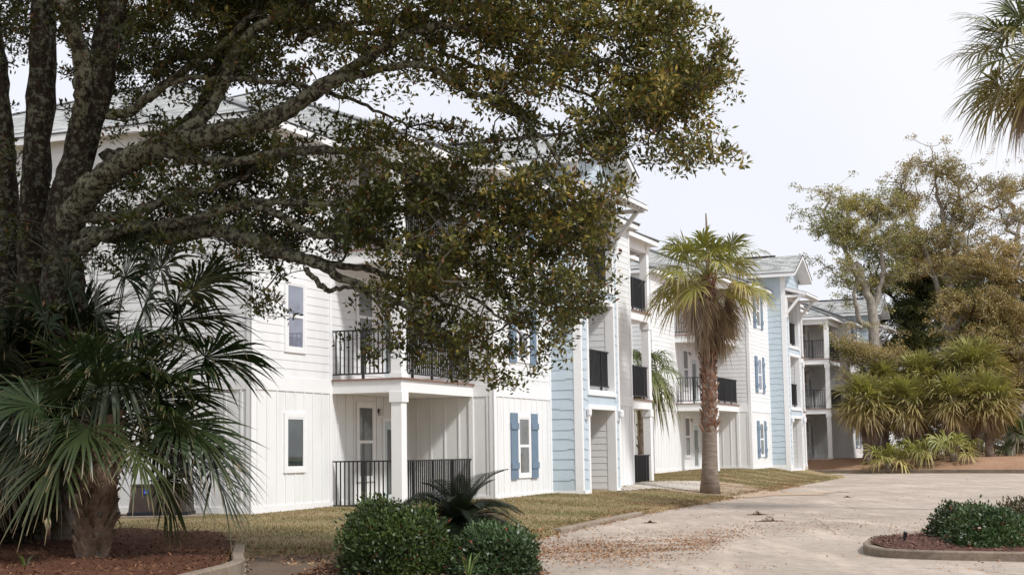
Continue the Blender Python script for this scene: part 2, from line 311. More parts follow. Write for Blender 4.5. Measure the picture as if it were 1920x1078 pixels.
def islz(X, Y):
    c = np.array([7.5, 22]); return .1+.10*np.exp(-((X-7.2)**2/5+(Y-22)**2/2.5))
patch('island_mulch', islp, .07, M['mulch2'], .0, islz, wa=0.0)
bushbed = [(-2.75, 17.2), (-2.6, 20.6), (-1.2, 20.9), (.2, 20.3), (.42, 18.4), (.3, 16.5), (-1, 15.5)]
patch('bush_mulch', bushbed, .07, M['mulch2'], .01, lambda X, Y: .05, wa=.08)
# ------------------------------------------------------------------ buildings
TH = math.radians(22.2)
def build_building():
    root = thing('apartment_building', 'L', 'building')
    XP, XN, YP, YN = 'x+', 'x-', 'y+', 'y-'
    # wall sheet helpers in local coords (x = outward v, y = along facade u)
    def lap(mb, kind, c, a0, a1, z0, z1, dirn, ex=.193, lip=.012):
        z = z0
        while z < z1-1e-4:
            zt = min(z+ex, z1)
            pts = [(lip, z), (0.002, zt)]
            def P(a, off, zz): return (c+dirn*off, a, zz) if kind == 'x' else (a, c+dirn*off, zz)
            mb.quad(P(a0, lip, z), P(a1, lip, z), P(a1, .002, zt), P(a0, .002, zt))
            mb.quad(P(a0, -.004, z), P(a1, -.004, z), P(a1, lip, z), P(a0, lip, z))
            z = zt
    R = random.Random(3)
    def shingle(mb, kind, c, a0, a1, z0, z1, dirn, ex=.285, lip=.02, w=(.25, .75)):
        def P(a, off, zz): return (c+dirn*off, a, zz) if kind == 'x' else (a, c+dirn*off, zz)
        z = z0
        while z < z1-1e-4:
            zt = min(z+ex, z1); a = a0; st = R.random() < .5
            while a < a1-1e-4:
                b = min(a+R.uniform(*w), a1); 
                if a1-b < .08: b = a1
                zz = z+(.035 if st else 0); st = not st
                if z == z0: zz = z0
                mb.quad(P(a, lip, zz), P(b, lip, zz), P(b, .002, zt+.04), P(a, .002, zt+.04))
                mb.quad(P(a, -.004, zz), P(b, -.004, zz), P(b, lip, zz), P(a, lip, zz))
                a = b
            z = zt
    def bb(mb, kind, c, a0, a1, z0, z1, dirn, sp=.405, skip=()):
        def P(a, off, zz): return (c+dirn*off, a, zz) if kind == 'x' else (a, c+dirn*off, zz)
        mb.quad(P(a0, 0, z0), P(a1, 0, z0), P(a1, 0, z1), P(a0, 0, z1))
        a = a0+sp*.6
        while a < a1-.1:
            segs = [(z0, z1)]
            for (s0, s1, q0, q1) in skip:
                if s0-.03 < a < s1+.03: segs = [(z0, q0), (q1, z1)]
            for (q0, q1) in segs:
                w = .022
                if kind == 'x': mb.box(*sorted((c, c+dirn*.02)), a-w, a+w, q0, q1)
                else: mb.box(a-w, a+w, *sorted((c, c+dirn*.02)), q0, q1)
            a += sp
    def flat(mb, kind, c, a0, a1, z0, z1, dirn, th=.02):
        if kind == 'x': mb.box(*sorted((c-.01*dirn, c+dirn*th)), a0, a1, z0, z1)
        else: mb.box(a0, a1, *sorted((c-.01*dirn, c+dirn*th)), z0, z1)
    ZT = 8.96
    lapm = MB(); bbm = MB(); tr = MB(); blu = MB(); 
    def wall(kind, c, a0, a1, dirn, skip=(), ztop=ZT):
        bb(bbm, kind, c, a0, a1, .42, 2.98, dirn, skip=skip)
        flat(tr, kind, c, a0, a1, -.5, .42, dirn, .026); flat(tr, kind, c, a0, a1, 2.98, 3.30, dirn, .024)
        lap(lapm, kind, c, a0, a1, 3.30, ztop, dirn)
    wall('y', -3.58, -17.5, 0, -1)
    wall('x', 0, -3.58, 4.2, 1, skip=((1.18, 2.22, .78, 2.95), (2.6, 3.72, .2, 2.5)))
    wall('y', 4.2, 0, 2.45, -1)
    wall('x', 2.45, 4.2, 8.4, 1, skip=((5.7, 6.8, .78, 2.6),))
    wall('x', 2.45, 11.83, 16.03, 1, skip=((13.4, 14.5, .78, 2.6),))
    wall('y', 16.03, 0, 2.45, 1)
    wall('x', 0, 16.03, 23.8, 1)
    wall('y', 23.8, -17.5, 0, 1)
    lap(lapm, 'x', -17.5, -3.58, 23.8, 0, ZT, -1)
    lapm.build('wall', M['white'], root); bbm.build('wall', M['batten'], root)
    # blue tower
    shingle(blu, 'y', 8.4, 2.45, 3.37, .42, ZT+.9, -1); shingle(blu, 'y', 11.83, 2.45, 3.37, .42, ZT+.9, 1)
    for a0, a1 in ((8.4, 8.95), (11.42, 11.83)): shingle(blu, 'x', 3.37, a0, a1, .42, 9.3, 1, w=(.16, .3))
    for z0, z1 in ((2.86, 3.1),(5.98,6.22)): shingle(blu, 'x', 3.37, 8.95, 11.42, z0, z1, 1, w=(.16, .3), ex=.24)
    hw = 1.715; uc = 10.115; zg = 9.95-.0; sg = .5
    z = 9.3
    while z < zg+sg*hw:                                   # gable end courses
        zt = z+.285; h0 = min(hw, (zg+.2+sg*hw-z)/sg); h1 = min(hw, max(0, (zg+.2+sg*hw-zt)/sg))
        blu.quad((3.39, uc-h0, z), (3.39, uc+h0, z), (3.372, uc+h1, zt), (3.372, uc-h1, zt)); blu.quad((3.36, uc-h0, z), (3.36, uc+h0, z), (3.39, uc+h0, z), (3.39, uc-h0, z)); z = zt
    shingle(blu, 'y', 8.4, -4.5, 2.45, ZT+.05, ZT+1.05, -1); shingle(blu, 'y', 11.83, -4.5, 2.45, ZT+.05, ZT+1.05, 1)
    blu.build('shingled_wall', M['blue'], root)
    for k, c in (('y', 8.4), ): flat(tr, k, c, 2.45, 3.396, -.5, .42, -1, .026); 
    flat(tr, 'y', 11.83, 2.45, 3.37, -.5, .42, 1, .026)
    flat(tr, 'x', 3.37, 8.374, 8.95, -.5, .42, 1, .03); flat(tr, 'x', 3.37, 11.42, 11.856, -.5, .42, 1, .03)
    # corner boards
    def cornerb(u, v, du, dv, z0=0, z1=ZT, w=.11, p=.03):
        # L shaped: boards on the u-facing (dirn du) and v-facing (dirn dv) sides
        if dv: tr.box(v-.01, v+p, *sorted((u+du*p, u-du*w)), z0, z1)
        tr.box(v-w, v+.0, *sorted((u, u+du*p)), z0, z1)
    cornerb(-3.58, 0, -1, 1); cornerb(4.2, 2.45, -1, 1); cornerb(8.4, 3.37, -1, 0, z1=9.9, w=.2); cornerb(16.03, 2.45, 1, 1); cornerb(11.83, 3.37, 1, 1, z1=9.2)
    tr.box(3.36, 3.40, 8.372, 8.5, 0, 9.9)
    tr.box(2.45, 2.48, 8.28, 8.4, 0, ZT); tr.box(2.45, 2.48, 11.83, 11.95, 0, ZT); tr.box(0, .03, -.13, -.01, 3.3, ZT); tr.box(0, .03, -.13, -.01, 0, 2.98)
    tr.box(1.75, 1.87, 4.165, 4.2, 0, 2.98); tr.box(0, .03, 23.69, 23.83, 0, ZT)
    tr.build('corner_trim', M['trim'], root)
    # passage (breezeway) behind tower openings
    ps = MB()
    for f, (z0, z1) in enumerate(((.2, 2.73), (3.32, 5.86), (6.44, 8.9))):
        lap(ps, 'y', 11.35, -2.5, 3.2, z0, z1+.2, -1); lap(ps, 'y', 8.97, -2.5, 3.2, z0, z1+.2, 1); lap(ps, 'x', -2.5, 8.97, 11.35, z0, z1+.2, 1)
    ps.build('passage_wall', M['white'], root)
    sl = MB(); sl.box(-2.5, 3.34, 8.97, 11.42, -.4, .2); sl.box(-2.5, 3.34, 8.97, 11.42, 3.02, 3.30); sl.box(-2.5, 3.34, 8.97, 11.42, 6.14, 6.42); sl.box(-2.5, 3.34, 8.97, 11.42, 8.92, 9.05)
    sl.build('passage_floor', M['trim'], root)
    ot = MB()
    for f, (z0, z1) in enumerate(((.0, 2.73), (3.25, 5.86), (6.37, 8.75))):
        a0, a1 = 8.93, 11.45
        ot.box(3.14, 3.41, a0-.02, a0+.12, z0, z1); ot.box(3.14, 3.41, a1-.12, a1+.02, z0, z1)
        ot.box(3.135, 3.412, a0-.02, a1+.02, z1, z1+.14)
        if f: ot.box(3.10, 3.43, a0-.03, a1+.03, z0-.12, z0)
    ot.build('opening_trim', M['trim'], root)
    # slabs / decks
    for (a0, a1, vmax, side) in ((0, 4.2, 1.87, 1), (16.03, 20.23, 1.87, -1)):
        for zf in (3.32, 6.44):
            d = MB(); d.box(0, 1.87, a0, a1, zf-.34, zf-.045)
            dk = d.build('deck', M['trim'], root)
            e = MB(); e.box(0, 1.93, a0-(.05 if side > 0 else -.02), a1+(.05 if side < 0 else -.02), zf-.045, zf-.005); e.build('deck_edge', M['deckwood'], dk)
        d = MB(); d.box(0, 1.9, a0, a1, -.5, .2); d.build('patio_slab', M['walk'], root)
        uc0 = a0 if side > 0 else a1-.28
        for zf, zt in ((.2, 2.98), (3.32, 6.10), (6.44, ZT)):
            c = MB(); c.box(1.60, 1.87, uc0, uc0+.28, zf-.01, zt-.002); q = c.build('column', M['trim'], root)
            k = MB(); k.box(1.565, 1.905, uc0-.035, uc0+.315, zt-.24, zt-.003); k.build('capital', M['trim'], q); k = MB(); k.box(1.58, 1.89, uc0-.02, uc0+.30, zf-.01, zf+.12); k.build('plinth', M['trim'], q)
        b = MB(); b.box(1.62, 1.85, a0+.01, a1-.01, ZT-.34, ZT-.004); ub = uc0+.02
        b.box(0, 1.62, ub, ub+.24, ZT-.34, ZT-.004); b.build('porch_beam', M['trim'], root)
    # railings
    def railing(p0, p1, zf, posts, name='railing'):
        p0 = np.array(p0, float); p1 = np.array(p1, float); L_ = np.linalg.norm(p1-p0); t = (p1-p0)/L_
        m = MB()
        def W(s, z): q = p0+t*s; return (q[0], q[1], z)
        m.bar(W(0, zf+1.16), W(L_, zf+1.16), .05, .035); m.bar(W(0, zf+.115), W(L_, zf+.115), .04, .035)
        n = int(L_/.107); 
        for i in range(1, n): m.bar(W(L_*i/n, zf+.12), W(L_*i/n, zf+1.15), .027)
        for s in posts: m.bar(W(L_*s, zf-.0), W(L_*s, zf+1.15), .055)
        return m.build(name, M['rail'], root)
    for f, zf in enumerate((.2, 3.32, 6.44)):
        r = railing((.0, .02), (1.6, .02), zf, (.53,)); r['f'] = f
        r = railing((1.80, .28), (1.80, 4.2), zf, (.12, .40, .70)); r['f'] = f
        r = railing((.0, 20.2), (1.6, 20.2), zf, (.53,)); r['f'] = f
        r = railing((1.80, 16.03), (1.80, 19.95), zf, (.3, .6, .88)); r['f'] = f
        if f: railing((3.22, 9.05), (3.22, 11.33), zf, (.18, .7))
    # handrail loop at the foot of the stairs
    h = MB(); h.tube([(3.2, 9.03, 1.08), (3.2, 9.22, 1.08), (3.2, 9.29, 1.15), (3.2, 9.29, 1.38), (3.2, 9.22, 1.45), (3.2, 9.03, 1.45)], [.03]*6, 8)
    h.build('stair_handrail', M['handle'], root)
    # windows
    def window(u0_, u1_, z0, z1, v, g, shutters=False, sash=True, cas=.10):
        w = MB(); c = cas
        x0, x1 = v+.0, v+.045
        w.box(x0, x1, u0_-c, u0_, z0-c, z1+c); w.box(x0, x1, u1_, u1_+c, z0-c, z1+c); w.box(x0, x1-.002, u0_, u1_, z1, z1+c); w.box(x0, x1-.002, u0_, u1_, z0-c, z0)
        W_ = w.build('window', M['trim'], root)
        s = MB(); k = .04; x2 = v+.038
        s.box(v+.001, x2, u0_, u0_+k, z0, z1); s.box(v+.001, x2, u1_-k, u1_, z0, z1); s.box(v+.001, x2-.002, u0_+k, u1_-k, z1-k, z1); s.box(v+.001, x2-.002, u0_+k, u1_-k, z0, z0+k)
        zm = (z0+z1)/2
        if sash:
            s.box(v+.001, x2+.004, u0_+k, u1_-k, zm-.035, zm+.035)
            s.box(v+.001, x2+.006, u0_+.012, u0_+k+.02, z0, zm-.03); s.box(v+.001, x2+.006, u1_-k-.02, u1_-.012, z0, zm-.03)
        s.build('sash', M['trim'], W_)
        gl = MB(); gl.quad((v+.026, u0_+k*.5, z0+.01), (v+.026, u1_-k*.5, z0+.01), (v+.026, u1_-k*.5, z1-.01), (v+.026, u0_+k*.5, z1-.01)); gl.build('pane', g, W_)
        if shutters:
            for a in (u0_-c-.50, u1_+c+.02):
                t = MB(); b0, b1 = z0-.12, z1+.12
                for i in range(4): t.box(v+.03, v+.058, a+i*.12, a+i*.12+.114, b0, b1)
                for zz in (b0+(b1-b0)*.2, b0+(b1-b0)*.8): t.box(v+.055, v+.085, a-.015, a+.49, zz-.085, zz+.085)
                t.box(v+.025, v+.035, a+.005, a+.47, b0+.01, b1-.01)
                t.build('shutter', M['shutter'], W_)
        return W_
    G = M
    for q in (window(-2.12, -1.36, 1.24, 2.385, 0, G['glass_dark'], sash=False, cas=.11), window(-2.12, -1.36, 3.97, 5.45, 0, G['glass_pale']), window(-2.12, -1.36, 7.09, 8.57, 0, G['glass_mid'])): q['f'] = 0
    for k, zf in enumerate((0, 3.12, 6.24)):
        window(1.31, 2.09, .95+zf, 2.72+zf, 0, G['glass_mid'])
        window(5.87, 6.62, .93+zf, 2.45+zf, 2.45, (G['glass_mid'], G['glass_pale'], G['glass_mid'])[k], shutters=True)
        window(18.1, 18.9, .95+zf, 2.72+zf, 0, G['glass_mid'])
        for du in (2.72, 16.6):
            d = MB(); d.box(.0, .04, du-.09, du, .2+zf, 2.45+zf); d.box(.0, .04, du+.92, du+1.01, .2+zf, 2.45+zf); d.box(0, .038, du, du+.92, 2.36+zf, 2.45+zf)
            D = d.build('door', M['trim'], root)
            d = MB(); d.box(0, .02, du, du+.92, .2+zf, 2.36+zf); d.build('door_leaf', M['doorpaint'], D)
            d = MB(); d.box(.02, .026, du+.17, du+.75, .5+zf, 2.15+zf); d.build('pane', M['glass_mid'], D)
            d = MB(); d.tube([(.02, du+.84, 1.15+zf), (.06, du+.84, 1.15+zf), (.06, du+.76, 1.15+zf)], [.014]*3, 6); d.box(.02, .03, du+.81, du+.87, 1.22+zf, 1.32+zf); d.build('handle', M['handle'], D)
        if zf < 6:
            l = MB(); l.tube([(0, 2.42, 2.62+zf), (.05, 2.42, 2.62+zf)], [.06, .05], 10); lr = l.build('porch_lamp', M['handle'], root)
            l = MB(); l.tube([(.09, 2.42, 2.5+zf), (.09, 2.42, 2.56+zf), (.09, 2.42, 2.68+zf)], [.05, .06, .04], 10); l.build('lamp_shade', M['bulbglass'], lr)
    # sconces beside the entry
    for u in (8.72, 11.66):
        l = MB(); l.box(3.37, 3.42, u-.06, u+.06, 2.42, 2.78); lr = l.build('entry_lamp', M['lamp'], root)
        l = MB(); l.tube([(3.5, u, 2.50), (3.5, u, 2.56), (3.5, u, 2.72), (3.5, u, 2.76)], [.05, .075, .075, .03], 10); l.build('lamp_shade', M['lamp'], lr)
    # roofs -----------------------------------------------------------
    rf = MB(); fa = MB(); sf = MB(); de = MB()
    L_ = math.hypot
    def slope_uv(base0, base1, *pts, s):
        b0 = np.array(base0, float); t = np.array(base1, float)-b0; t /= np.linalg.norm(t); out = []
        for p in pts:
            q = np.array(p, float)-b0; along = q@t; up = np.linalg.norm(q-along*t); out.append((along+b0.sum()*.37, up))
        return out
    def hip(v0, v1, a0, a1, z0, s, dz):
        # v along local x, a along local y
        W_ = v1-v0; D = a1-a0; k = min(W_, D)/2; z1 = z0+s*k
        A = (v0, a0, z0); B = (v1, a0, z0); C = (v1, a1, z0); E_ = (v0, a1, z0)
        if W_ <= D: R0 = (v0+k, a0+k, z1); R1 = (v0+k, a1-k, z1); faces = [((A, B), (R0,)), ((B, C), (R1, R0)), ((C, E_), (R1,)), ((E_, A), (R0, R1))]
        else: R0 = (v0+k, a0+k, z1); R1 = (v1-k, a0+k, z1); faces = [((A, B), (R1, R0)), ((B, C), (R1,)), ((C, E_), (R0, R1)), ((E_, A), (R0,))]
        for (p, q), rest in faces:
            pts = (p, q)+rest; uv = slope_uv(p, q, *pts, s=s)
            (rf.quad if len(pts) == 4 else rf.tri)(*pts, uv=uv)
        for (p, q) in ((R0, R1), (A, R0), (B, R0 if W_ <= D else R1), (C, R1), (E_, R1 if W_ <= D else R0)):
            if np.linalg.norm(np.array(p)-np.array(q)) > .05: rc.bar(np.array(p)+(0, 0, .012), np.array(q)+(0, 0, .012), .26, .03)
        t = .022
        for (x0, x1, y0, y1) in ((v0, v1, a0, a0+t), (v0, v1, a1-t, a1), (v0, v0+t, a0+t, a1-t), (v1-t, v1, a0+t, a1-t)):
            fa.box(x0, x1, y0, y1, z0-.19+dz, z0-.012)
        for (x0, x1, y0, y1) in ((v0-.02, v1+.02, a0-.02, a0), (v0-.02, v1+.02, a1, a1+.02), (v0-.02, v0, a0, a1), (v1, v1+.02, a0, a1)):
            de.box(x0, x1, y0, y1, z0-.025, z0+.004)
        sf.quad((v0+t, a0+t, z0-.16+dz), (v0+t, a1-t, z0-.16+dz), (v1-t, a1-t, z0-.16+dz), (v1-t, a0+t, z0-.16+dz))
    rc = MB(); ov = .3; ze = 9.10
    hip(-14, ov, -3.58-ov, 23.8+ov, ze, .43, .002)
    hip(-18.2, 1.87+ov, -ov, 20.23+ov, ze, .43, .0)
    hip(-6, 2.45+ov, 4.2-ov, 16.03+ov, ze, .43, .004)
    rf.build('roof', M['roof'], root, uv=True); rc.build('ridge_cap', M['ridge'], root)
    # tower gable roof
    g = MB(); zb = 9.95; hv = hw+.5; rv = 4.02; zr = zb+sg*hv; bk = -7.5
    for sd in (-1, 1):
        a = (bk, uc+sd*hv, zb); b = (rv, uc+sd*hv, zb); c = (rv, uc, zr); d = (bk, uc, zr)
        g.quad(a, b, c, d, uv=[(0, 0), (rv-bk, 0), (rv-bk, 2.5), (0, 2.5)])
        fa.box(bk, rv, *sorted((uc+sd*hv, uc+sd*(hv-.022))), zb-.2, zb-.012); de.box(bk, rv+.02, *sorted((uc+sd*hv, uc+sd*(hv+.02))), zb-.025, zb+.004)
        # rake board, drip edge and soffit
        th = .022
        fa.quad((rv, uc+sd*hv, zb-.2), (rv, uc+sd*hv, zb-.01), (rv, uc, zr-.01), (rv, uc, zr-.2)); fa.quad((rv-th, uc+sd*hv, zb-.2), (rv-th, uc+sd*hv, zb-.01), (rv-th, uc, zr-.01), (rv-th, uc, zr-.2))
        fa.quad((rv, uc+sd*hv, zb-.2), (rv-th, uc+sd*hv, zb-.2), (rv-th, uc, zr-.2), (rv, uc, zr-.2))
        de.bar((rv+.01, uc+sd*hv, zb), (rv+.01, uc, zr), .03, .03)
        sf.quad((3.38, uc+sd*hv, zb-.17), (rv-th, uc+sd*hv, zb-.17), (rv-th, uc, zr-.17), (3.38, uc, zr-.17))
        sf.quad((bk, uc+sd*hw, zb-.17), (bk, uc+sd*hv, zb-.17), (3.38, uc+sd*hv, zb-.17), (3.38, uc+sd*hw, zb-.17))
    g.build('gable_roof', M['roof'], root, uv=True)
    m = MB(); m.bar((bk, uc, zr+.02), (2.6, uc, zr+.02), .24, .06); m.build('ridge_vent', M['dripedge'], root)
    fa.build('fascia', M['trim'], root); sf.build('soffit', M['batten'], root); de.build('drip_edge', M['dripedge'], root)
    # canopy over the top opening
    c0, c1 = 8.36, 11.87; m = MB(); m.quad((3.37, c0, 9.30), (4.46, c0, 8.97), (4.46, c1, 8.97), (3.37, c1, 9.30), uv=[(0, 0), (0, 1.2), (3.5, 1.2), (3.5, 0)])
    can = m.build('canopy_roof', M['roof'], root, uv=True)
    m = MB()
    for u in (c0+.015, c1-.015): m.bar((3.38, u, 9.2), (4.45, u, 8.875), .03, .15)
    m.bar((4.44, c0, 8.89), (4.44, c1, 8.89), .03, .11)
    u = c0+.25
    while u < c1-.1: m.bar((3.38, u, 9.14), (4.40, u, 8.83), .05, .12); u += .42
    m.build('rafter', M['trim'], can)
    m = MB()
    for u in (c0+.12, c1-.2):
        m.bar((3.44, u, 7.95), (4.15, u, 8.78), .12, .12); m.bar((3.38, u, 8.80), (4.38, u, 8.80), .12, .12); m.bar((3.43, u, 7.75), (3.43, u, 8.8), .1, .1)
    m.bar((4.15, c0+.02, 8.86), (4.15, c1-.02, 8.86), .1, .1)
    m.build('brace', M['trim'], can)
    # roof vents
    for (v, a) in ((-3, 19.5), (-4, 6.5)):
        zz = ze+.43*(ov+1.87-v)*.92; m = MB(); m.tube([(v, a, zz-.6), (v, a, zz+.35)], [.06, .06], 8); m.build('vent_pipe', M['dripedge'], root)
    return root
bld = build_building()
def copy_tree(o, parent=None, skip=lambda q: False):
    c = o.copy(); COL.objects.link(c); c.parent = parent
    for ch in [x for x in list(bpy.data.objects) if x.parent == o]:
        if not skip(ch): copy_tree(ch, c, skip)
    return c
GR = 'three matching apartment buildings'
def skiprail(q): return q.get('f') == 0
b2 = copy_tree(bld, None, skiprail); b3 = copy_tree(bld, None, skiprail)
ths = -TH
O1 = atY(622, 948, 36.); O2 = atY(1270, 850, 68.); O3 = atY(1551, 800, 94.); O3 = O3-np.array([math.cos(TH), -math.sin(TH), 0])*1.6
for b, O, dz, lb in ((bld, O1, 0, 'white three-storey apartment building with board and lap siding, beside the pale drive behind the oak'), (b2, O2, .30, 'white three-storey apartment building with blue shingled gable tower, behind the tall skirted palm'), (b3, O3, .68, 'cream three-storey apartment building farthest down the drive, beside the palm thicket')):
    b.location = (O[0], O[1], dz); b.rotation_euler = (0, 0, ths); b['label'] = lb; b['group'] = GR
# ------------------------------------------------------------------ utility cabinets
e_ = np.array([math.sin(TH), math.cos(TH)]); n_ = np.array([math.cos(TH), -math.sin(TH)])
def loc(u, v): return O1[:2]+e_*u+n_*v
M['cab'] = noisy('dark_brown_cabinet_metal', S((.055, .042, .034), .25), 3, .5, bump=.05)
M['cabbase'] = noisy('blue_black_cabinet_base', S((.012, .016, .022), .2), 3, .6)
M['tag'] = noisy('bright_blue_tag', S((.02, .06, .45), .1), 3, .4)
M['tagw'] = noisy('white_tag_print', S((.7, .72, .8), .1), 3, .4)
def cabinet(px0, px1, label):
    Yc = 32.2; A = atY(px0, 968, Yc); Bp = atY(px1, 968, Yc); w = (Bp[0]-A[0]); z0 = Tz(A[0], Yc)
    r = thing('utility_cabinet', label, 'utility cabinet', ((A[0]+Bp[0])/2, Yc, z0), 0, 'brown utility cabinets on the pad')
    m = MB(); h = .66; t = .05
    bt = [(-w/2, 0, .08), (w/2, 0, .08), (w/2, .8, .08), (-w/2, .8, .08)]; tp = [(-w/2+t, t, h), (w/2-t, t, h), (w/2-t, .8-t, h), (-w/2+t, .8-t, h)]
    for i in range(4): m.quad(bt[i], bt[(i+1) % 4], tp[(i+1) % 4], tp[i])
    m.quad(*tp); m.build('body', M['cab'], r)
    m = MB(); m.box(-w/2-.02, w/2+.02, -.02, .82, 0, .10); m.build('base', M['cabbase'], r)
    m = MB(); m.box(-w/2+.03, w/2-.03, .03, .77, h-.01, h+.03); m.build('lid', M['cab'], r)
    m = MB(); s = -w/2+w*.26; m.box(s, s+.095, .012, .03, h-.18, h-.08); tg = m.build('tag', M['tag'], r)
    m = MB(); m.bar((s+.03, .008, h-.15), (s+.055, .008, h-.11), .014, .01); m.bar((s+.055, .008, h-.11), (s+.07, .008, h-.15), .012, .01); m.build('tag_print', M['tagw'], tg)
cabinet(52, 205, 'dark brown metal cabinet with blue tag, nearer the oak trunk')
cabinet(240, 350, 'dark brown metal cabinet with blue tag, right of the palm trunk')
mp = MB(); A = atY(45, 968, 31.6); Bq = atY(352, 968, 31.6); mp.box(A[0]-.3, Bq[0]+.25, 31.7, 33.4, .0, Tz(-8, 32)+.03); o = mp.build('concrete_pad', M['kerb']); o['kind'] = 'structure'
# ------------------------------------------------------------------ foliage toolkit
def unit(v): return v/(np.linalg.norm(v, axis=-1, keepdims=True)+1e-9)
def leaves(C, R, per, size, colf, asp=.42, up=.35, seedc=0):
    """rosettes of leaf blades: C centres (n,3), R radius, per leaves each"""
    n = len(C); tot = n*per
    ci = np.repeat(np.arange(n), per)
    off = rng.normal(size=(tot, 3)); off = unit(off)*(rng.random((tot, 1))**.45)*R
    off[:, 2] *= .75
    P = C[ci]+off
    # snap leaves to small sprigs so they bunch
    d = unit(off/R+rng.normal(size=(tot, 3))*.6+np.array([0, 0, up]))
    nrm = unit(np.cross(d, rng.normal(size=(tot, 3))))
    nrm = unit(nrm+np.array([0, 0, .5])*np.sign(nrm[:, 2:3]+1e-6)); sd = unit(np.cross(d, nrm))
    L_ = size*(.65+.7*rng.random((tot, 1))); w = L_*asp*.5
    V = np.stack([P, P+d*L_*.45+sd*w-nrm*w*.15, P+d*L_, P+d*L_*.45-sd*w-nrm*w*.15], 1).reshape(-1, 3)
    Fq = np.arange(tot*4).reshape(-1, 4)
    col = np.repeat(colf(P, tot), 4, axis=0)
    return V, Fq, col
def n3(P, f, ph=0):
    x, y, z = P[:, 0]*f, P[:, 1]*f, P[:, 2]*f
    return (np.sin(x*1.7+2.1*np.sin(y*1.1+ph)+ph)+np.sin(y*2.3+1.7*np.sin(z*1.3+ph*2))+np.sin(z*2.9+1.9*np.sin(x*.9-ph)+1))/3
def grow(nodes, attr, rmin=.005, jitter=.25, step=.3, pexp=.5, sag=0):
    """connect attractor points to the nearest existing node -> branch polylines with pipe-model radii"""
    nodes = [np.array(p) for p in nodes]; N0 = len(nodes); par = [-1]*N0
    A = np.array(attr); X = np.array(nodes)
    d = np.min(np.linalg.norm(A[:, None]-X[None, ::max(1, len(X)//300)], axis=2), axis=1) if len(X) else 0
    buf = np.zeros((N0+len(A)*14, 3)); buf[:N0] = X; cnt = N0; ends = []
    for k in np.argsort(d):
        p = A[k]; q = buf[:cnt]; dd = ((q-p)**2).sum(1); j = int(dd.argmin()); L_ = math.sqrt(dd[j]); m = max(1, min(12, int(L_/step)))
        s = buf[j].copy(); prev = j; mid = rng.normal(size=3)*L_*jitter*.4
        for i in range(1, m+1):
            t = i/m; x = s*(1-t)+p*t+mid*math.sin(math.pi*t)+rng.normal(size=3)*.02*(i < m)*L_; x[2] -= 0
            buf[cnt] = x; par.append(prev); prev = cnt; cnt += 1
        ends.append(prev)
    w = np.zeros(cnt); 
    for e2 in ends: w[e2] += 1
    for i in range(cnt-1, N0-1, -1):
        if par[i] >= 0: w[par[i]] += w[i]
    return buf[:cnt], par, w, N0
def branch_mesh(mb, buf, par, w, N0, r0, pexp=.5, rmax=1., kmin=4):
    """tubes along chains"""
    cnt = len(buf); ch = [[] for _ in range(cnt)]
    for i in range(N0, cnt): ch[par[i]].append(i)
    r = np.minimum(rmax, r0*np.maximum(w, 1)**pexp)
    starts = [(par[i], i) for i in range(N0, cnt) if par[i] < N0]
    st = list(starts)
    while st:
        a, b = st.pop(); P = [buf[a], buf[b]]; R = [min(r[b]*1.15, rmax), r[b]]; cur = b
        while ch[cur]:
            c = max(ch[cur], key=lambda q: w[q])
            for o in ch[cur]:
                if o != c: st.append((cur, o))
            P.append(buf[c]); R.append(r[c]); cur = c
        R[-1] *= .5
        mb.tube(P, R, kmin if R[0] < r0*6 else 7, cap=False)
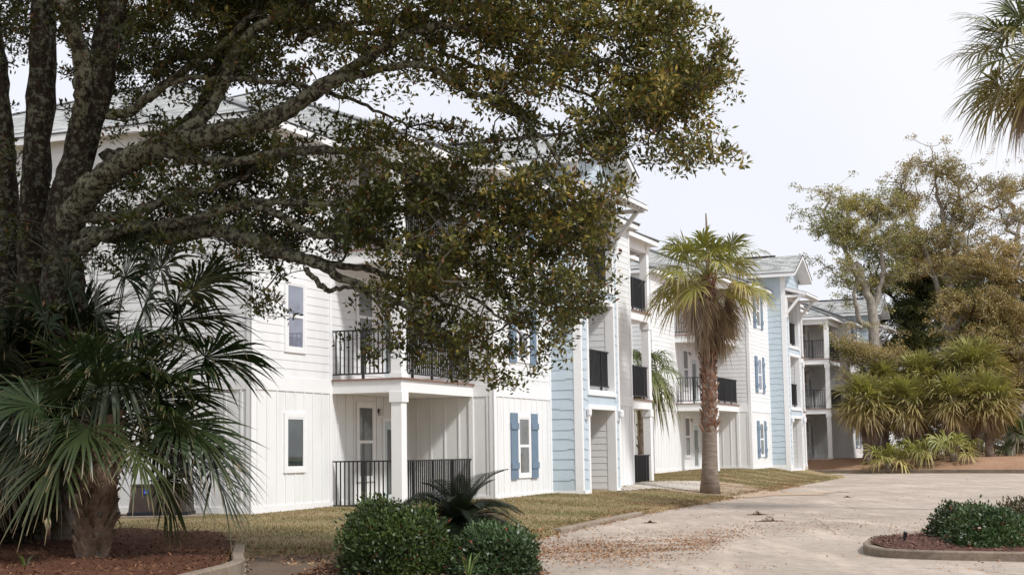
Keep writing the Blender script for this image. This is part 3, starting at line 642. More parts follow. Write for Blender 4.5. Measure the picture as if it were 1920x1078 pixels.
# ------------------------------------------------------------------ live oak
def oak():
    bz = atY(0, 1003, 24.5)
    root = thing('live_oak', 'large leaning live oak with lichen-covered limbs spreading over the whole left half', 'tree', (bz[0], bz[1], Tz(bz[0], bz[1])))
    # (px, py, depth, diameter px)
    limbs = {
     'trunk': [[(0, 1012, 24.5, 200), (0, 990, 24.5, 165), (5, 950, 24.4, 130), (10, 890, 24.4, 110), (8, 800, 24.3, 100), (10, 650, 24.3, 85), (12, 500, 24.4, 55), (15, 330, 24.5, 40), (5, 200, 24.6, 36), (-8, 60, 24.6, 32), (-20, -80, 24.6, 25)],
      [(20, 985, 24.3, 120), (40, 900, 24.2, 105), (55, 750, 24.1, 100), (66, 620, 24.0, 90), (66, 480, 24.0, 72), (68, 330, 24.0, 62), (78, 180, 24.0, 58), (80, 60, 24.0, 56), (84, -60, 24, 50), (90, -200, 24, 40)],
      [(30, 970, 24.0, 110), (70, 860, 23.8, 105), (105, 720, 23.6, 100), (118, 600, 23.4, 95), (118, 480, 23.3, 88), (128, 370, 23.2, 80), (155, 265, 23.1, 68), (185, 160, 23, 60), (203, 60, 22.9, 56), (215, -50, 22.8, 50), (240, -200, 22.8, 40)]],
     'limb': [
      [(143, 260, 23.0, 34), (152, 190, 22.8, 36), (155, 130, 22.7, 36), (138, 60, 22.6, 38), (112, -10, 22.5, 38), (95, -90, 22.5, 30)],
      [(118, 440, 23.2, 66), (150, 385, 22.9, 60), (190, 335, 22.6, 54), (235, 303, 22.3, 50), (290, 280, 22, 46), (350, 264, 21.7, 42), (420, 246, 21.4, 40), (490, 230, 21.2, 40), (545, 205, 21.0, 36), (600, 165, 20.8, 30), (660, 128, 20.6, 24), (720, 90, 20.4, 20), (800, 52, 20.2, 15), (900, 58, 20, 12), (1000, 88, 19.8, 10), (1100, 108, 19.5, 8), (1200, 130, 19.2, 6), (1300, 170, 19, 4)],
      [(585, 180, 20.8, 22), (640, 150, 20.6, 20), (700, 134, 20.4, 17), (780, 121, 20.2, 15), (830, 140, 20, 13), (880, 175, 19.9, 12), (950, 195, 19.8, 10), (990, 230, 19.7, 8), (1008, 285, 19.6, 6), (1035, 330, 19.5, 4)],
      [(300, 276, 22, 30), (345, 246, 22, 28), (385, 215, 22, 26), (415, 170, 22, 26), (430, 120, 22, 26), (460, 70, 21.9, 20), (520, 30, 21.8, 16), (600, -10, 21.6, 12)],
      [(205, 215, 22.7, 22), (245, 208, 22.5, 22), (290, 175, 22.3, 20), (330, 145, 22.2, 18), (380, 110, 22, 16), (430, 70, 21.9, 13), (480, 20, 21.8, 10)],
      [(300, 165, 22.2, 12), (360, 146, 22, 11), (440, 148, 21.8, 11), (540, 156, 21.6, 10), (620, 176, 21.4, 9), (700, 205, 21.2, 7), (770, 240, 21, 4)],
      [(200, 300, 23.2, 40), (270, 290, 23.6, 44), (340, 250, 23.8, 44), (385, 200, 23.8, 42), (405, 150, 23.7, 38), (430, 90, 23.6, 34), (455, 30, 23.5, 30), (475, -60, 23.4, 24)],
      [(300, 285, 21.9, 22), (380, 300, 21.6, 20), (450, 301, 21.3, 19), (520, 287, 21.1, 18), (600, 281, 20.9, 18), (670, 286, 20.7, 17), (740, 313, 20.5, 16), (800, 347, 20.3, 14), (860, 375, 20.1, 11), (930, 420, 20, 8), (980, 460, 19.8, 5)],
      [(140, 405, 23, 26), (200, 408, 22.8, 22), (260, 396, 22.6, 20), (330, 368, 22.4, 18), (400, 352, 22.2, 14), (470, 330, 22, 8)],
      [(140, 470, 22.8, 34), (180, 448, 22.5, 26), (230, 430, 22.3, 24), (300, 423, 22, 22), (380, 407, 21.7, 20), (450, 384, 21.4, 18), (520, 378, 21.2, 15), (620, 386, 21, 12), (700, 384, 20.8, 10), (780, 400, 20.6, 6)],
      [(160, 440, 23, 34), (240, 440, 22.6, 34), (330, 440, 22.2, 34), (400, 432, 21.9, 30), (460, 447, 21.6, 28), (520, 472, 21.3, 26), (580, 490, 21, 22), (650, 525, 20.7, 18), (720, 555, 20.5, 14), (790, 590, 20.3, 10), (840, 635, 20.1, 6), (870, 690, 20, 3)],
      [(430, 440, 21.9, 24), (500, 452, 21.8, 24), (560, 480, 21.6, 20), (620, 495, 21.4, 16), (690, 505, 21.2, 13), (780, 540, 21, 9), (900, 600, 20.8, 4)],
      [(480, 385, 21.3, 16), (540, 412, 21.1, 15), (580, 438, 20.9, 14), (650, 446, 20.7, 14), (715, 450, 20.5, 13), (775, 478, 20.3, 12), (830, 500, 20.1, 10), (900, 492, 19.9, 8), (980, 500, 19.7, 5), (1060, 520, 19.5, 3)],
      [(820, 500, 20.1, 9), (870, 545, 19.9, 8), (930, 590, 19.8, 6), (990, 640, 19.7, 3)],
      [(572, 505, 21, 12), (598, 530, 20.9, 11), (618, 545, 20.8, 10), (655, 538, 20.7, 9), (700, 560, 20.6, 6), (740, 620, 20.5, 3)],
      [(560, 75, 21.8, 16), (610, 50, 21.6, 14), (700, 42, 21.4, 12), (800, 25, 21.2, 10), (920, 5, 21, 7), (1040, -20, 20.8, 5)],
      [(540, 60, 22, 14), (600, 55, 22, 13), (680, 62, 21.8, 11), (740, 70, 21.6, 8), (840, 105, 21, 8), (930, 138, 20.6, 8), (1050, 160, 20.1, 7), (1150, 205, 19.6, 5), (1240, 262, 19.2, 3)],
      [(215, -50, 22.8, 36), (400, -120, 22, 30), (650, -150, 21, 24), (900, -110, 20.2, 16), (1100, -60, 19.6, 10), (1240, -10, 19.2, 5)],
      [(900, 180, 19.9, 9), (1000, 240, 19.7, 8), (1060, 330, 19.5, 7), (1085, 430, 19.4, 5), (1060, 540, 19.3, 3)]]}
    nodes = []; nr = random.Random(5)
    for nm, ls in limbs.items():
        for l in ls:
            P = [np.array(atY(x, y, Y)) for x, y, Y, dpx in l]; R = [dpx/2*Y/F*(.9 if nm == 'trunk' else .92) for x, y, Y, dpx in l]
            Q = [np.append(p, r) for p, r in zip(P, R)]; Q = smooth_poly(Q, 7)
            Pq = [q[:3]+np.array([nr.gauss(0, .012), nr.gauss(0, .012), nr.gauss(0, .012)]) for q in Q]; ph_ = nr.random()*9; Rq = [max(.006, q[3]*(1+.05*math.sin(i_*1.1+ph_)+.04*math.sin(i_*.47+ph_))) for i_, q in enumerate(Q)]
            mb = MB(); mb.tube(Pq, Rq, 14 if Rq[0] > .1 else 9, jit=.05 if Rq[0] > .1 else .03); mb.build(nm, M['bark' if nm == 'trunk' else 'bark2'], root, smooth=True, world=True)
            if nm == 'limb': nodes += Pq
            else: nodes += [p for p in Pq[len(Pq)//2:]]
    # density grid: rows every 60 px from y=-90, cols every 60 px from x=30 (0-9)
    rows = ['777777777777777777770000', '888888888888888888888000', '638888878878899899999600', '823588887467898886799860', '013387766544346788899980',
            '212432334455446661899920', '301355556656666654884750', '402566777777788778860100', '622665667788899999910000', '611455556677889999800000',
            '333220444013678668970000', '220000004001788835760000', '000000000005677655100000', '000000000002034432000000', '000000000001002020000000']
    D = np.array([[int(c) for c in r.ljust(24, '0')[:24]] for r in rows], float)/9
    def dens(x, y):
        gx_ = np.clip((x-30)/60, 0, 22.999); gy_ = np.clip((y+90)/60, 0, 13.999); i = gx_.astype(int); j = gy_.astype(int); a = gx_-i; b = gy_-j
        return D[j, i]*(1-a)*(1-b)+D[j, i+1]*a*(1-b)+D[j+1, i]*(1-a)*b+D[j+1, i+1]*a*b
    gaps = [(690, 205, 80, 26), (835, 200, 65, 34), (925, 235, 50, 24), (770, 165, 42, 16), (470, 168, 55, 12), (560, 212, 40, 18), (985, 285, 34, 20), (1130, 95, 40, 18), (1010, 215, 26, 20), (640, 140, 40, 10), (420, 212, 40, 14),
            (870, 520, 36, 16), (920, 575, 30, 22), (600, 455, 40, 16), (905, 330, 30, 16), (760, 420, 26, 12), (1000, 440, 22, 14), (690, 340, 24, 12), (1075, 240, 18, 18), (950, 120, 30, 12), (540, 330, 26, 14)]
    def carve(x, y, d):
        for gx0, gy0, ga, gb in gaps:
            q = ((x-gx0)/ga)**2+((y-gy0)/gb)**2; d = d*(1-.93*np.exp(-q**2*1.2))
        xm = np.interp(y, [262, 290, 330, 370, 400, 430, 500, 560, 620, 680, 735], [1400, 1150, 1178, 1190, 1170, 1150, 1150, 1135, 1075, 1050, 950])
        hang = (x > 1205) & (y < 330)
        return np.where((x > xm) & ~hang, 0, d)
    n = 34000; px = rng.uniform(-60, 1400, n); py = rng.uniform(-120, 760, n); Yd = 22.3-3.0*px/1400+rng.normal(size=n)*.75; bh_ = (px < 640) & (rng.random(n) < .86); Yd = np.where(bh_, np.interp(px, [-60, 200, 640], [24.6, 23.3, 21.6])+np.abs(rng.normal(size=n))*1.0, Yd)
    pts = np.array([atY(a, b, c) for a, b, c in zip(px, py, Yd)])
    d = carve(px+rng.normal(size=n)*4, py, dens(px, py))
    keep = rng.random(n) < np.clip(d*1.0-.05, 0, 1)**1.35*np.clip(.56+1.25*n3(pts, 1.8), .015, 1)*np.where(px < 640, np.where(py < 140, .95, np.where(py > 250, .85, .55)), .62)
    C = pts[keep]; Cp = np.stack([px[keep], py[keep]], 1)
    # off-frame crown overhead and toward the left, which shades the palms and beds
    m = 1900; E2 = np.stack([rng.uniform(-14, .5, m), rng.uniform(17, 27, m), rng.uniform(7.6, 10.5, m)], 1)
    pj = np.array([((p-CAM)@fw, (p-CAM)@CU) for p in E2]); yy = 539-F*pj[:, 1]/pj[:, 0]; E2 = E2[yy < -60]
    Call = np.concatenate([C, E2])
    buf, par, w, N0 = grow(nodes, Call, jitter=.35, step=.13)
    mb = MB(); branch_mesh(mb, buf, par, w, N0, .0045, .42, .05); mb.build('twigs', M['twig'], root, world=True)
    gold = np.array([.38, .27, .07]); olive = np.array([.15, .145, .028]); dark = np.array([.050, .058, .014]); rust = np.array([.16, .075, .03])
    def colf(P, t):
        g = np.clip(.30+.45*n3(P, 1.1, 2)+.10*(P[:, 0]+2)+.05*(P[:, 2]-5), 0, 1)[:, None]*rng.random((t, 1))**.6
        c = dark*(1-g)+olive*g; k = (rng.random((t, 1)) < .16+.42*g)*g; c = c*(1-k)+gold*k; r_ = rng.random((t, 1)) < .05; c = np.where(r_, rust, c)
        return c*(.75+.5*rng.random((t, 1)))
    V1, F1, c1 = leaves(C, .15, 36, .084, colf, .44); V2, F2, c2 = leaves(E2, .34, 24, .17, colf, .5)
    mkmesh('crown', np.concatenate([V1, V2]), np.concatenate([F1, F2+len(V1)]), M['leaf'], root, col=np.concatenate([c1, c2]), world=True)
    print('oak', len(C), len(E2), len(F1))
oak()
# ------------------------------------------------------------------ fan palms
def fan(L, origin, dirv, R, n=36, spread=4.2, droop=.5, col=(.1, .14, .04), tip=(.3, .25, .12), tipf=.15, tw=None, st=4, fold=.25, split=.38, puff=.08):
    """append one fan leaf to L = [V list, F list, C list]"""
    d = np.array(dirv, float); d /= np.linalg.norm(d); up = np.array([0, 0, 1.]); 
    if abs(d[2]) > .95: up = np.array([1., 0, 0])
    s = np.cross(d, up); s /= np.linalg.norm(s); nn = np.cross(s, d)
    roll = rng.normal()*.35; s, nn = s*math.cos(roll)+nn*math.sin(roll), nn*math.cos(roll)-s*math.sin(roll)
    a = np.linspace(-spread/2, spread/2, n)+rng.normal(size=n)*.02
    ln = R*(.62+.38*np.cos(a*.62))*(.88+.2*rng.random(n))
    ts = np.linspace(0, 1, st+1); half = spread/n*.5
    base = len(L[0][0]) if False else L[3]
    c0 = np.array(col)*(.8+.4*rng.random()); tp = np.array(tip)
    dd = np.cos(a)[:, None]*d+np.sin(a)[:, None]*s+nn*(.22*np.abs(np.sin(a))[:, None]*fold*4+rng.normal(size=(n, 1))*puff)
    dd = unit(dd); sd = unit(-np.sin(a)[:, None]*d+np.cos(a)[:, None]*s)
    wob_ = rng.normal(size=(n, 3))*.06
    dr = droop*(.6+.8*rng.random(n))
    V = np.zeros((n, st+1, 2, 3)); Cc = np.zeros((n, st+1, 2, 3))
    costa = d*R*.22; 
    for k, t in enumerate(ts):
        o0 = np.array(origin)+np.outer(np.clip(np.cos(a), 0, 1)**1.5, costa)*min(1, t*3)
        p = o0+dd*(ln*t)[:, None]*(.78 if t > 0 else 1)+wob_*ln[:, None]*t*t
        g = np.clip(t-.3, 0, 1)**2*1.9*dr*ln; p[:, 2] -= g; p = p+np.outer((np.clip(t-.5, 0, 1)**2*.0)*ln, d)
        if t <= split: wd = ln*t*half*1.05+.002
        else: wd = (ln*split*half*1.05)*np.clip(1-(t-split)/(1-split), 0, 1)**.7+.0015
        tw_ = (.35 if fold else 0)*t
        ofs = sd*wd[:, None]*.96; zz = nn*(wd[:, None]*.5*tw_)
        V[:, k, 0] = p+ofs+zz; V[:, k, 1] = p-ofs-zz
        f = np.clip((t-(1-tipf))/max(tipf, .01), 0, 1) if tipf else 0
        tf = (f*(.5+.5*rng.random(n)))[:, None]
        cc = (c0*(.85+.3*rng.random((n, 1))))*(1-tf)+tp*tf; Cc[:, k, 0] = cc; Cc[:, k, 1] = cc*.93
    idx = np.arange(n*(st+1)*2).reshape(n, st+1, 2)+L[3]
    Fq = np.stack([idx[:, :-1, 0], idx[:, :-1, 1], idx[:, 1:, 1], idx[:, 1:, 0]], -1).reshape(-1, 4)
    L[0].append(V.reshape(-1, 3)); L[1].append(Fq); L[2].append(Cc.reshape(-1, 3)); L[3] += n*(st+1)*2
def petiole(L, P, r, col, k=5):
    mb = MB(); mb.tube(P, r, k, cap=False); V = np.array(mb.v); Fq = np.array(mb.f)+L[3]
    L[0].append(V); L[1].append(Fq); L[2].append(np.tile(np.array(col), (len(V), 1))); L[3] += len(V)
def flush(L, name, root, mat='frond'):
    if L[0]: return mkmesh(name, np.concatenate(L[0]), np.concatenate(L[1]), M[mat], root, col=np.concatenate(L[2]), world=True)
def boots(root, base, top, r, n, mat, size=.16, out=.5, name='boot_sheath', flare=0):
    b = np.array(base, float); t = np.array(top, float); mb = MB(); H = np.linalg.norm(t-b); ax = (t-b)/H
    for i in range(n):
        f = (i+.5)/n; a = i*2.39996+rng.normal()*.1; o = np.array([math.cos(a), math.sin(a), 0]); p = b+ax*(H*f)+o*r*.92
        s = np.array([-o[1], o[0], 0]); sz = size*(.8+.5*random.random()); oo = out*(.6+.8*random.random())
        q = p+ax*sz+o*sz*oo; w = sz*.42; lean = s*sz*rng.normal()*.18
        th = o*.03
        A = [p-s*w, p+s*w, q+s*w*.55+lean, q-s*w*.55+lean]; Bv = [x-th-ax*.01 for x in A]
        A2 = [x+th*.6 for x in A]
        mb.quad(*A2); mb.quad(Bv[3], Bv[2], Bv[1], Bv[0]); mb.quad(A2[3], A2[2], Bv[2], Bv[3]); mb.quad(A2[0], A2[3], Bv[3], Bv[0]); mb.quad(A2[2], A2[1], Bv[1], Bv[2])
    return mb.build(name, mat, root, world=True)
GREEN = (.085, .125, .035); YEL = (.24, .25, .075); DRY = (.40, .28, .16); BRN = (.42, .32, .25)
def palm(name, label, cat, x, y, h, crown=30, R=.95, Lp=.9, tr=.16, lean=(0, 0), green=GREEN, yel=YEL, tipf=.18, elev=(1.35, -.9), phis=None, trunkmat='boot', nb=60, smooth_to=0, dead=0, droop=.5, nseg=34, st=4, spike=0, group=None, extra=(), yb=.5, zbase=None, hang=1., puff=.08, agemix=.75, bsz=.16, split=.38, skirt=1.):
    z0 = Tz(x, y) if zbase is None else zbase; root = thing(name, label, cat, (x, y, z0), 0, group)
    top = np.array([x+lean[0], y+lean[1], z0+h])
    base = np.array([x, y, z0-.05])
    ks = 10; P = [base*(1-t)+top*t for t in np.linspace(0, 1, ks)]
    if h > .25:
        mb = MB(); R_ = [tr*(1.0+(.55 if smooth_to else .12)*math.exp(-t*h/.5)+(.25*(1-t) if smooth_to else 0)) for t in np.linspace(0, 1, ks)]
        mb.tube(P, R_, 14, jit=.03); mb.build('trunk', M['palmtrunk'], root, smooth=True, world=True)
        if nb: boots(root, base+(top-base)*(smooth_to/h if smooth_to else .04), top, tr*1.05, nb, M[trunkmat], size=bsz)
    L = [[], [], [], 0]; Ld = [[], [], [], 0]
    for i in range(crown):
        f = i/(crown-1); el = elev[0]+(elev[1]-elev[0])*(f**.8)+rng.normal()*.10; ph = i*2.39996+rng.normal()*.15
        lp = Lp*(.75+.4*rng.random())*(.55+.6*min(1, f*2.2+.25)); d = np.array([math.cos(ph)*math.cos(el), math.sin(ph)*math.cos(el), math.sin(el)])
        hub = top+d*lp+np.array([0, 0, -.10*lp*(1-abs(math.sin(el)))]); mid = top+d*lp*.5+np.array([0, 0, .06*lp])
        age = np.clip(f*1.15-.2+rng.normal()*.12, 0, 1)**2*agemix; col = np.array(green)*(1-age*yb)+np.array(yel)*age*yb
        petiole(L, [top+d*.05-np.array([0, 0, .05]), mid, hub], [.022, .014, .010], col*1.1)
        dl = unit(d+np.array([0, 0, (-.25-.25*f)*hang]))
        fan(L, hub, dl, R*(.85+.3*rng.random()), n=nseg, droop=droop*(.55+.8*f*hang), col=col, tip=DRY, tipf=tipf*(.3+1.2*f), st=st, split=split, puff=puff)
    for (ex, ey, eY, elx, dx, dz, rr, yl) in extra:   # hub given explicitly
        hub = np.array(atY(ex, ey, eY)); d = unit(np.array([math.cos(elx)*dx, -.15, dz])); mid = (top+hub)/2+np.array([0, 0, .08]); col = np.array(green)*(1-yl)+np.array(yel)*yl
        petiole(L, [top, mid, hub], [.022, .014, .010], col*1.1); fan(L, hub, d, rr, n=46, droop=droop, col=col, tip=DRY, tipf=tipf, st=st, split=split)
    flush(L, 'crown', root)
    for i in range(dead):
        f = rng.random(); ph = i*2.39996+rng.normal()*.2; el = -1.0-.35*f; d = np.array([math.cos(ph)*math.cos(el), math.sin(ph)*math.cos(el), math.sin(el)])
        st0 = top-np.array([0, 0, .1+.75*f*skirt]); hub = st0+d*Lp*.5*skirt+np.array([math.cos(ph), math.sin(ph), 0])*.25*skirt*(1-f); fan(Ld, hub, unit(d+np.array([0, 0, -.9])), R*(.8+.35*rng.random()), n=26, spread=2.4, droop=.35, col=np.array(BRN)*(.7+.6*rng.random()), tip=BRN, tipf=.3, st=4)
        petiole(Ld, [st0, (st0+hub)/2+d*.05, hub], [.02, .014, .010], BRN)
    if dead: flush(Ld, 'dead_frond_skirt', root)
    if spike:
        mb = MB(); s0 = top-np.array([0, 0, .1]); mb.tube([s0, s0+np.array([.02, 0, spike*.6]), s0+np.array([0, 0, spike])], [.07, .05, .02], 8); mb.build('flower_stalk', M['boot'], root, world=True)
    return root
# foreground sabal palm: base at px(170,1050)
G2 = (.030, .052, .018)
b = atZ(170, 1047, .15)
palm('sabal_palm', 'low dark green fan palm rooted in the red mulch bed, front of the oak', 'palm', b[0], b[1], 1.85, crown=30, R=1.1, Lp=.85, tr=.19, lean=(.12, .1), green=G2, yel=(.10, .10, .035), tipf=.10, elev=(1.3, -.32), nb=150, droop=.27, nseg=56, st=6, bsz=.19, split=.5,
     extra=((350, 705, 21.2, .2, 1, .1, 1.3, .0), (385, 670, 21.4, .1, 1, .05, 1.2, .0), (330, 790, 20.8, -.3, 1, -.4, 1.2, .1), (310, 810, 21, -.4, .8, -.9, 1.0, .15), (375, 820, 21.1, -.4, .9, -.75, 1.15, .1), (205, 655, 20.6, .1, .1, -.5, 1.15, .1), (175, 845, 20.9, 0, .05, -1.1, .85, .5),
            (70, 740, 21, 0, -1, -.15, 1.15, .1), (60, 790, 21, 0, -.6, -.8, 1.0, .2), (15, 850, 21, 0, -.3, -1.1, .8, .9), (330, 570, 21.7, .6, .9, .5, 1.15, 0), (270, 575, 21.7, .6, .2, 1, 1.15, 0), (180, 590, 21.7, .6, -.1, 1, 1.15, 0), (90, 610, 21.7, .6, -.6, .8, 1.1, 0), (395, 880, 21.2, -.4, .75, -.95, 1.05, .2), (310, 900, 21.1, -.4, .3, -1., .8, .3), (178, 880, 20.8, 0, -.02, -1.1, .85, .6), (300, 505, 22.4, .6, .5, .9, 1.2, 0), (235, 520, 22.4, .6, .1, 1, 1.2, 0), (360, 545, 22.3, .5, 1, .5, 1.15, 0), (330, 600, 22, .2, 1, .1, 1.2, 0), (130, 540, 22.4, .6, -.4, .9, 1.2, 0), (330, 640, 21.6, .2, 1, .0, 1.2, 0), (240, 640, 21, .2, .5, .1, 1.1, 0), (290, 700, 20.9, 0, .7, -.3, 1.1, .05)))
b = atZ(30, 1010, .15)
palm('sabal_palm', 'dark fan palm at the left edge, half hidden behind the nearer one', 'palm', b[0]+.5, 23.0, 2.2, crown=38, R=1.25, Lp=1.0, tr=.2, lean=(.1, 0), green=(.020, .031, .013), yel=(.13, .12, .05), tipf=.12, elev=(1.4, -.8), nb=40, droop=.32, nseg=46, st=5, split=.5)
b = atZ(255, 990, .18)
palm('sabal_palm', 'dark upright fan palm behind, its top fans reaching the lowest oak limb', 'palm', b[0], 24.2, 2.7, crown=34, R=1.25, Lp=1.0, tr=.17, green=(.020, .034, .014), yel=(.12, .12, .05), tipf=.08, elev=(1.45, -.35), nb=30, droop=.25, nseg=48, st=5, split=.52)
# tall washingtonia beside the drive
b = atZ(1331, 916, .28)
print('wash', b)
def wash(b):
    Y = b[1]; z0 = Tz(b[0], b[1]); top = atY(1327, 520, Y); h = top[2]-z0
    r = palm('fan_palm', 'tall fan palm with brown skirt and smooth lower trunk, on the lawn beside the drive', 'palm', b[0], b[1], h, crown=36, R=1.18*Y/52, Lp=1.25*Y/52, tr=.21*Y/52, lean=(top[0]-b[0], 0), green=(.22, .22, .05), yel=(.50, .40, .11), tipf=.32, elev=(1.3, -.42), trunkmat='bootred', nb=190, smooth_to=atY(1327, 815, Y)[2]-z0, dead=80, skirt=1.1, droop=.38, nseg=34, st=5, split=.5, spike=(520-392)*Y/F, agemix=1.1, yb=.6, bsz=.2)
wash(b)
# palm cropped by the right edge
bx = atY(1958, 95, 34.)
palm('fan_palm', 'tall fan palm cropped by the top right corner', 'palm', bx[0], 34., bx[2], crown=46, hang=.35, R=1.3, Lp=1.15, tr=.17, green=(.10, .115, .03), yel=(.42, .32, .09), tipf=.344, elev=(1.3, -1.0), trunkmat='bootred', nb=150, dead=20, droop=.42, nseg=34, st=5, zbase=0.05, agemix=1.2, yb=.6)
# palm seen through the near building's end porch
bx = atY(1200, 690, 62.)
palm('sabal_palm', 'green fan palm between the buildings, seen through the end balcony', 'palm', bx[0], 62., bx[2]-Tz(bx[0], 62.), crown=30, R=1.1, Lp=.9, tr=.17, green=(.09, .12, .03), yel=(.28, .25, .08), tipf=.25, elev=(1.2, -.9), nb=40, droop=.8, nseg=28)
# thicket of sabal palms across the drive
PG = 'fan palms in the thicket across the drive'
for (px, py, Y, R, lb, cr, dd) in (
        (1622, 748, 91, 1.55, 'leftmost fan palm of the thicket, beside the cream building', 34, 10), (1655, 712, 93, 1.45, 'fan palm in the thicket, second from the cream building', 30, 6),
        (1700, 752, 91, 1.45, 'fan palm in the front middle of the thicket', 30, 8), (1728, 706, 93, 1.6, 'fan palm with pale tufted top in the middle of the thicket', 34, 8),
        (1785, 745, 90, 1.5, 'fan palm in the thicket just left of the tallest one', 30, 8), (1822, 690, 92, 1.85, 'tallest fan palm of the thicket, its crown rising highest', 40, 4),
        (1850, 745, 90, 1.6, 'yellowish fan palm with a visible trunk at the right of the thicket', 38, 8)):
    t = atY(px, py, Y); z0 = Tz(t[0], Y)
    palm('sabal_palm', lb, 'palm', t[0], Y, t[2]-z0, crown=int(cr*2.0), hang=.25, puff=.38, R=R*.92, Lp=R*.55, tr=.22, green=(.28, .275, .09), yel=(.62, .46, .20), tipf=.6, elev=(1.5, -1.15), nb=34, dead=dd*3, droop=.3, nseg=30, st=4, split=.45, group=PG, agemix=1.15, yb=.75)
for (px, py, Y, lb) in ((1665, 852, 88, 'low trunkless fan palm at the foot of the thicket, left'), (1725, 848, 88, 'low trunkless fan palm at the foot of the thicket, middle'), (1788, 850, 87.5, 'low trunkless fan palm at the foot of the thicket, beside the bare trunk')):
    t = atY(px, py, Y)
    palm('sabal_palm', lb, 'palm', t[0], Y, .45, crown=12, puff=.25, R=1.3, Lp=.9, tr=.2, green=(.26, .27, .075), yel=(.60, .48, .18), tipf=.4, elev=(1.2, .15), nb=0, droop=.5, nseg=22, st=3, group='low fan palms at the foot of the thicket', yb=.7)
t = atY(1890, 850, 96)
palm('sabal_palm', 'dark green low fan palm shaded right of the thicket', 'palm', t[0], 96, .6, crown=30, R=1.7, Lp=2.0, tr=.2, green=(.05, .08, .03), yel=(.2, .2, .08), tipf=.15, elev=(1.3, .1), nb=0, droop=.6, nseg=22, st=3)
# ------------------------------------------------------------------ sago cycad
def cycad():
    Y = 20.3; c = atY(862, 980, Y); c[2] = .52
    root = thing('cycad', 'dark sago cycad with arching feathery fronds between the two clipped shrubs', 'cycad', (c[0], Y, Tz(c[0], Y)))
    mb = MB(); mb.tube([(c[0], Y, 0), (c[0], Y, .3), (c[0], Y, .58)], [.17, .19, .13], 12, jit=.06); mb.build('trunk', M['boot'], root, world=True)
    L = [[], [], [], 0]
    def frond(ph, el, ln, col):
        n = 44; P = []; p = c.copy(); d = np.array([math.cos(ph)*math.cos(el), math.sin(ph)*math.cos(el), math.sin(el)])
        for i in range(n+1): P.append(p.copy()); p = p+d*ln/n; d = unit(d+np.array([0, 0, -.042]))
        petiole(L, P[::3], list(np.linspace(.012, .004, len(P[::3]))), np.array(col)*1.3, 4)
        V = []; Fq = []; C = []
        for i in range(4, n+1):
            t = i/n; tg = unit(P[min(i+1, n)]-P[i-1]); s = unit(np.cross(tg, [0, 0, 1.])); u = np.cross(s, tg); ll = .17*math.sin(math.pi*min(1, (t*.9+.12)))+.04
            for sg in (-1, 1):
                e = P[i]+(s*sg*.8+tg*.62+u*.28)*ll; m = (P[i]+e)/2+u*.01; w = tg*.0065; k = len(V); V += [P[i]-w, P[i]+w, m+w*1.2, e, m-w*1.2]; Fq += [(k, k+1, k+2, k+4), (k+4, k+2, k+3, k+3)]
                C += [np.array(col)*(.7+.6*random.random())]*5
        # quads only
        F4 = np.array([(a, b_, c_, d_) for a, b_, c_, d_ in Fq])+L[3]
        L[0].append(np.array(V)); L[1].append(F4); L[2].append(np.array(C)); L[3] += len(V)
    for i in range(70):
        f = i/69; frond(i*2.39996, 1.3-1.35*f+rng.normal()*.1, .80+.3*random.random(), (.020, .030, .015))
    for a in (.1, 1.9, 3.0, -.5): frond(a, -.25, .6, (.26, .13, .07))
    V = np.concatenate(L[0]); Fq = np.concatenate(L[1]); C = np.concatenate(L[2])
    faces = [tuple(dict.fromkeys(f)) for f in Fq.tolist()]
    mkmesh('crown', V, faces, M['frond'], root, col=C, world=True)
cycad()
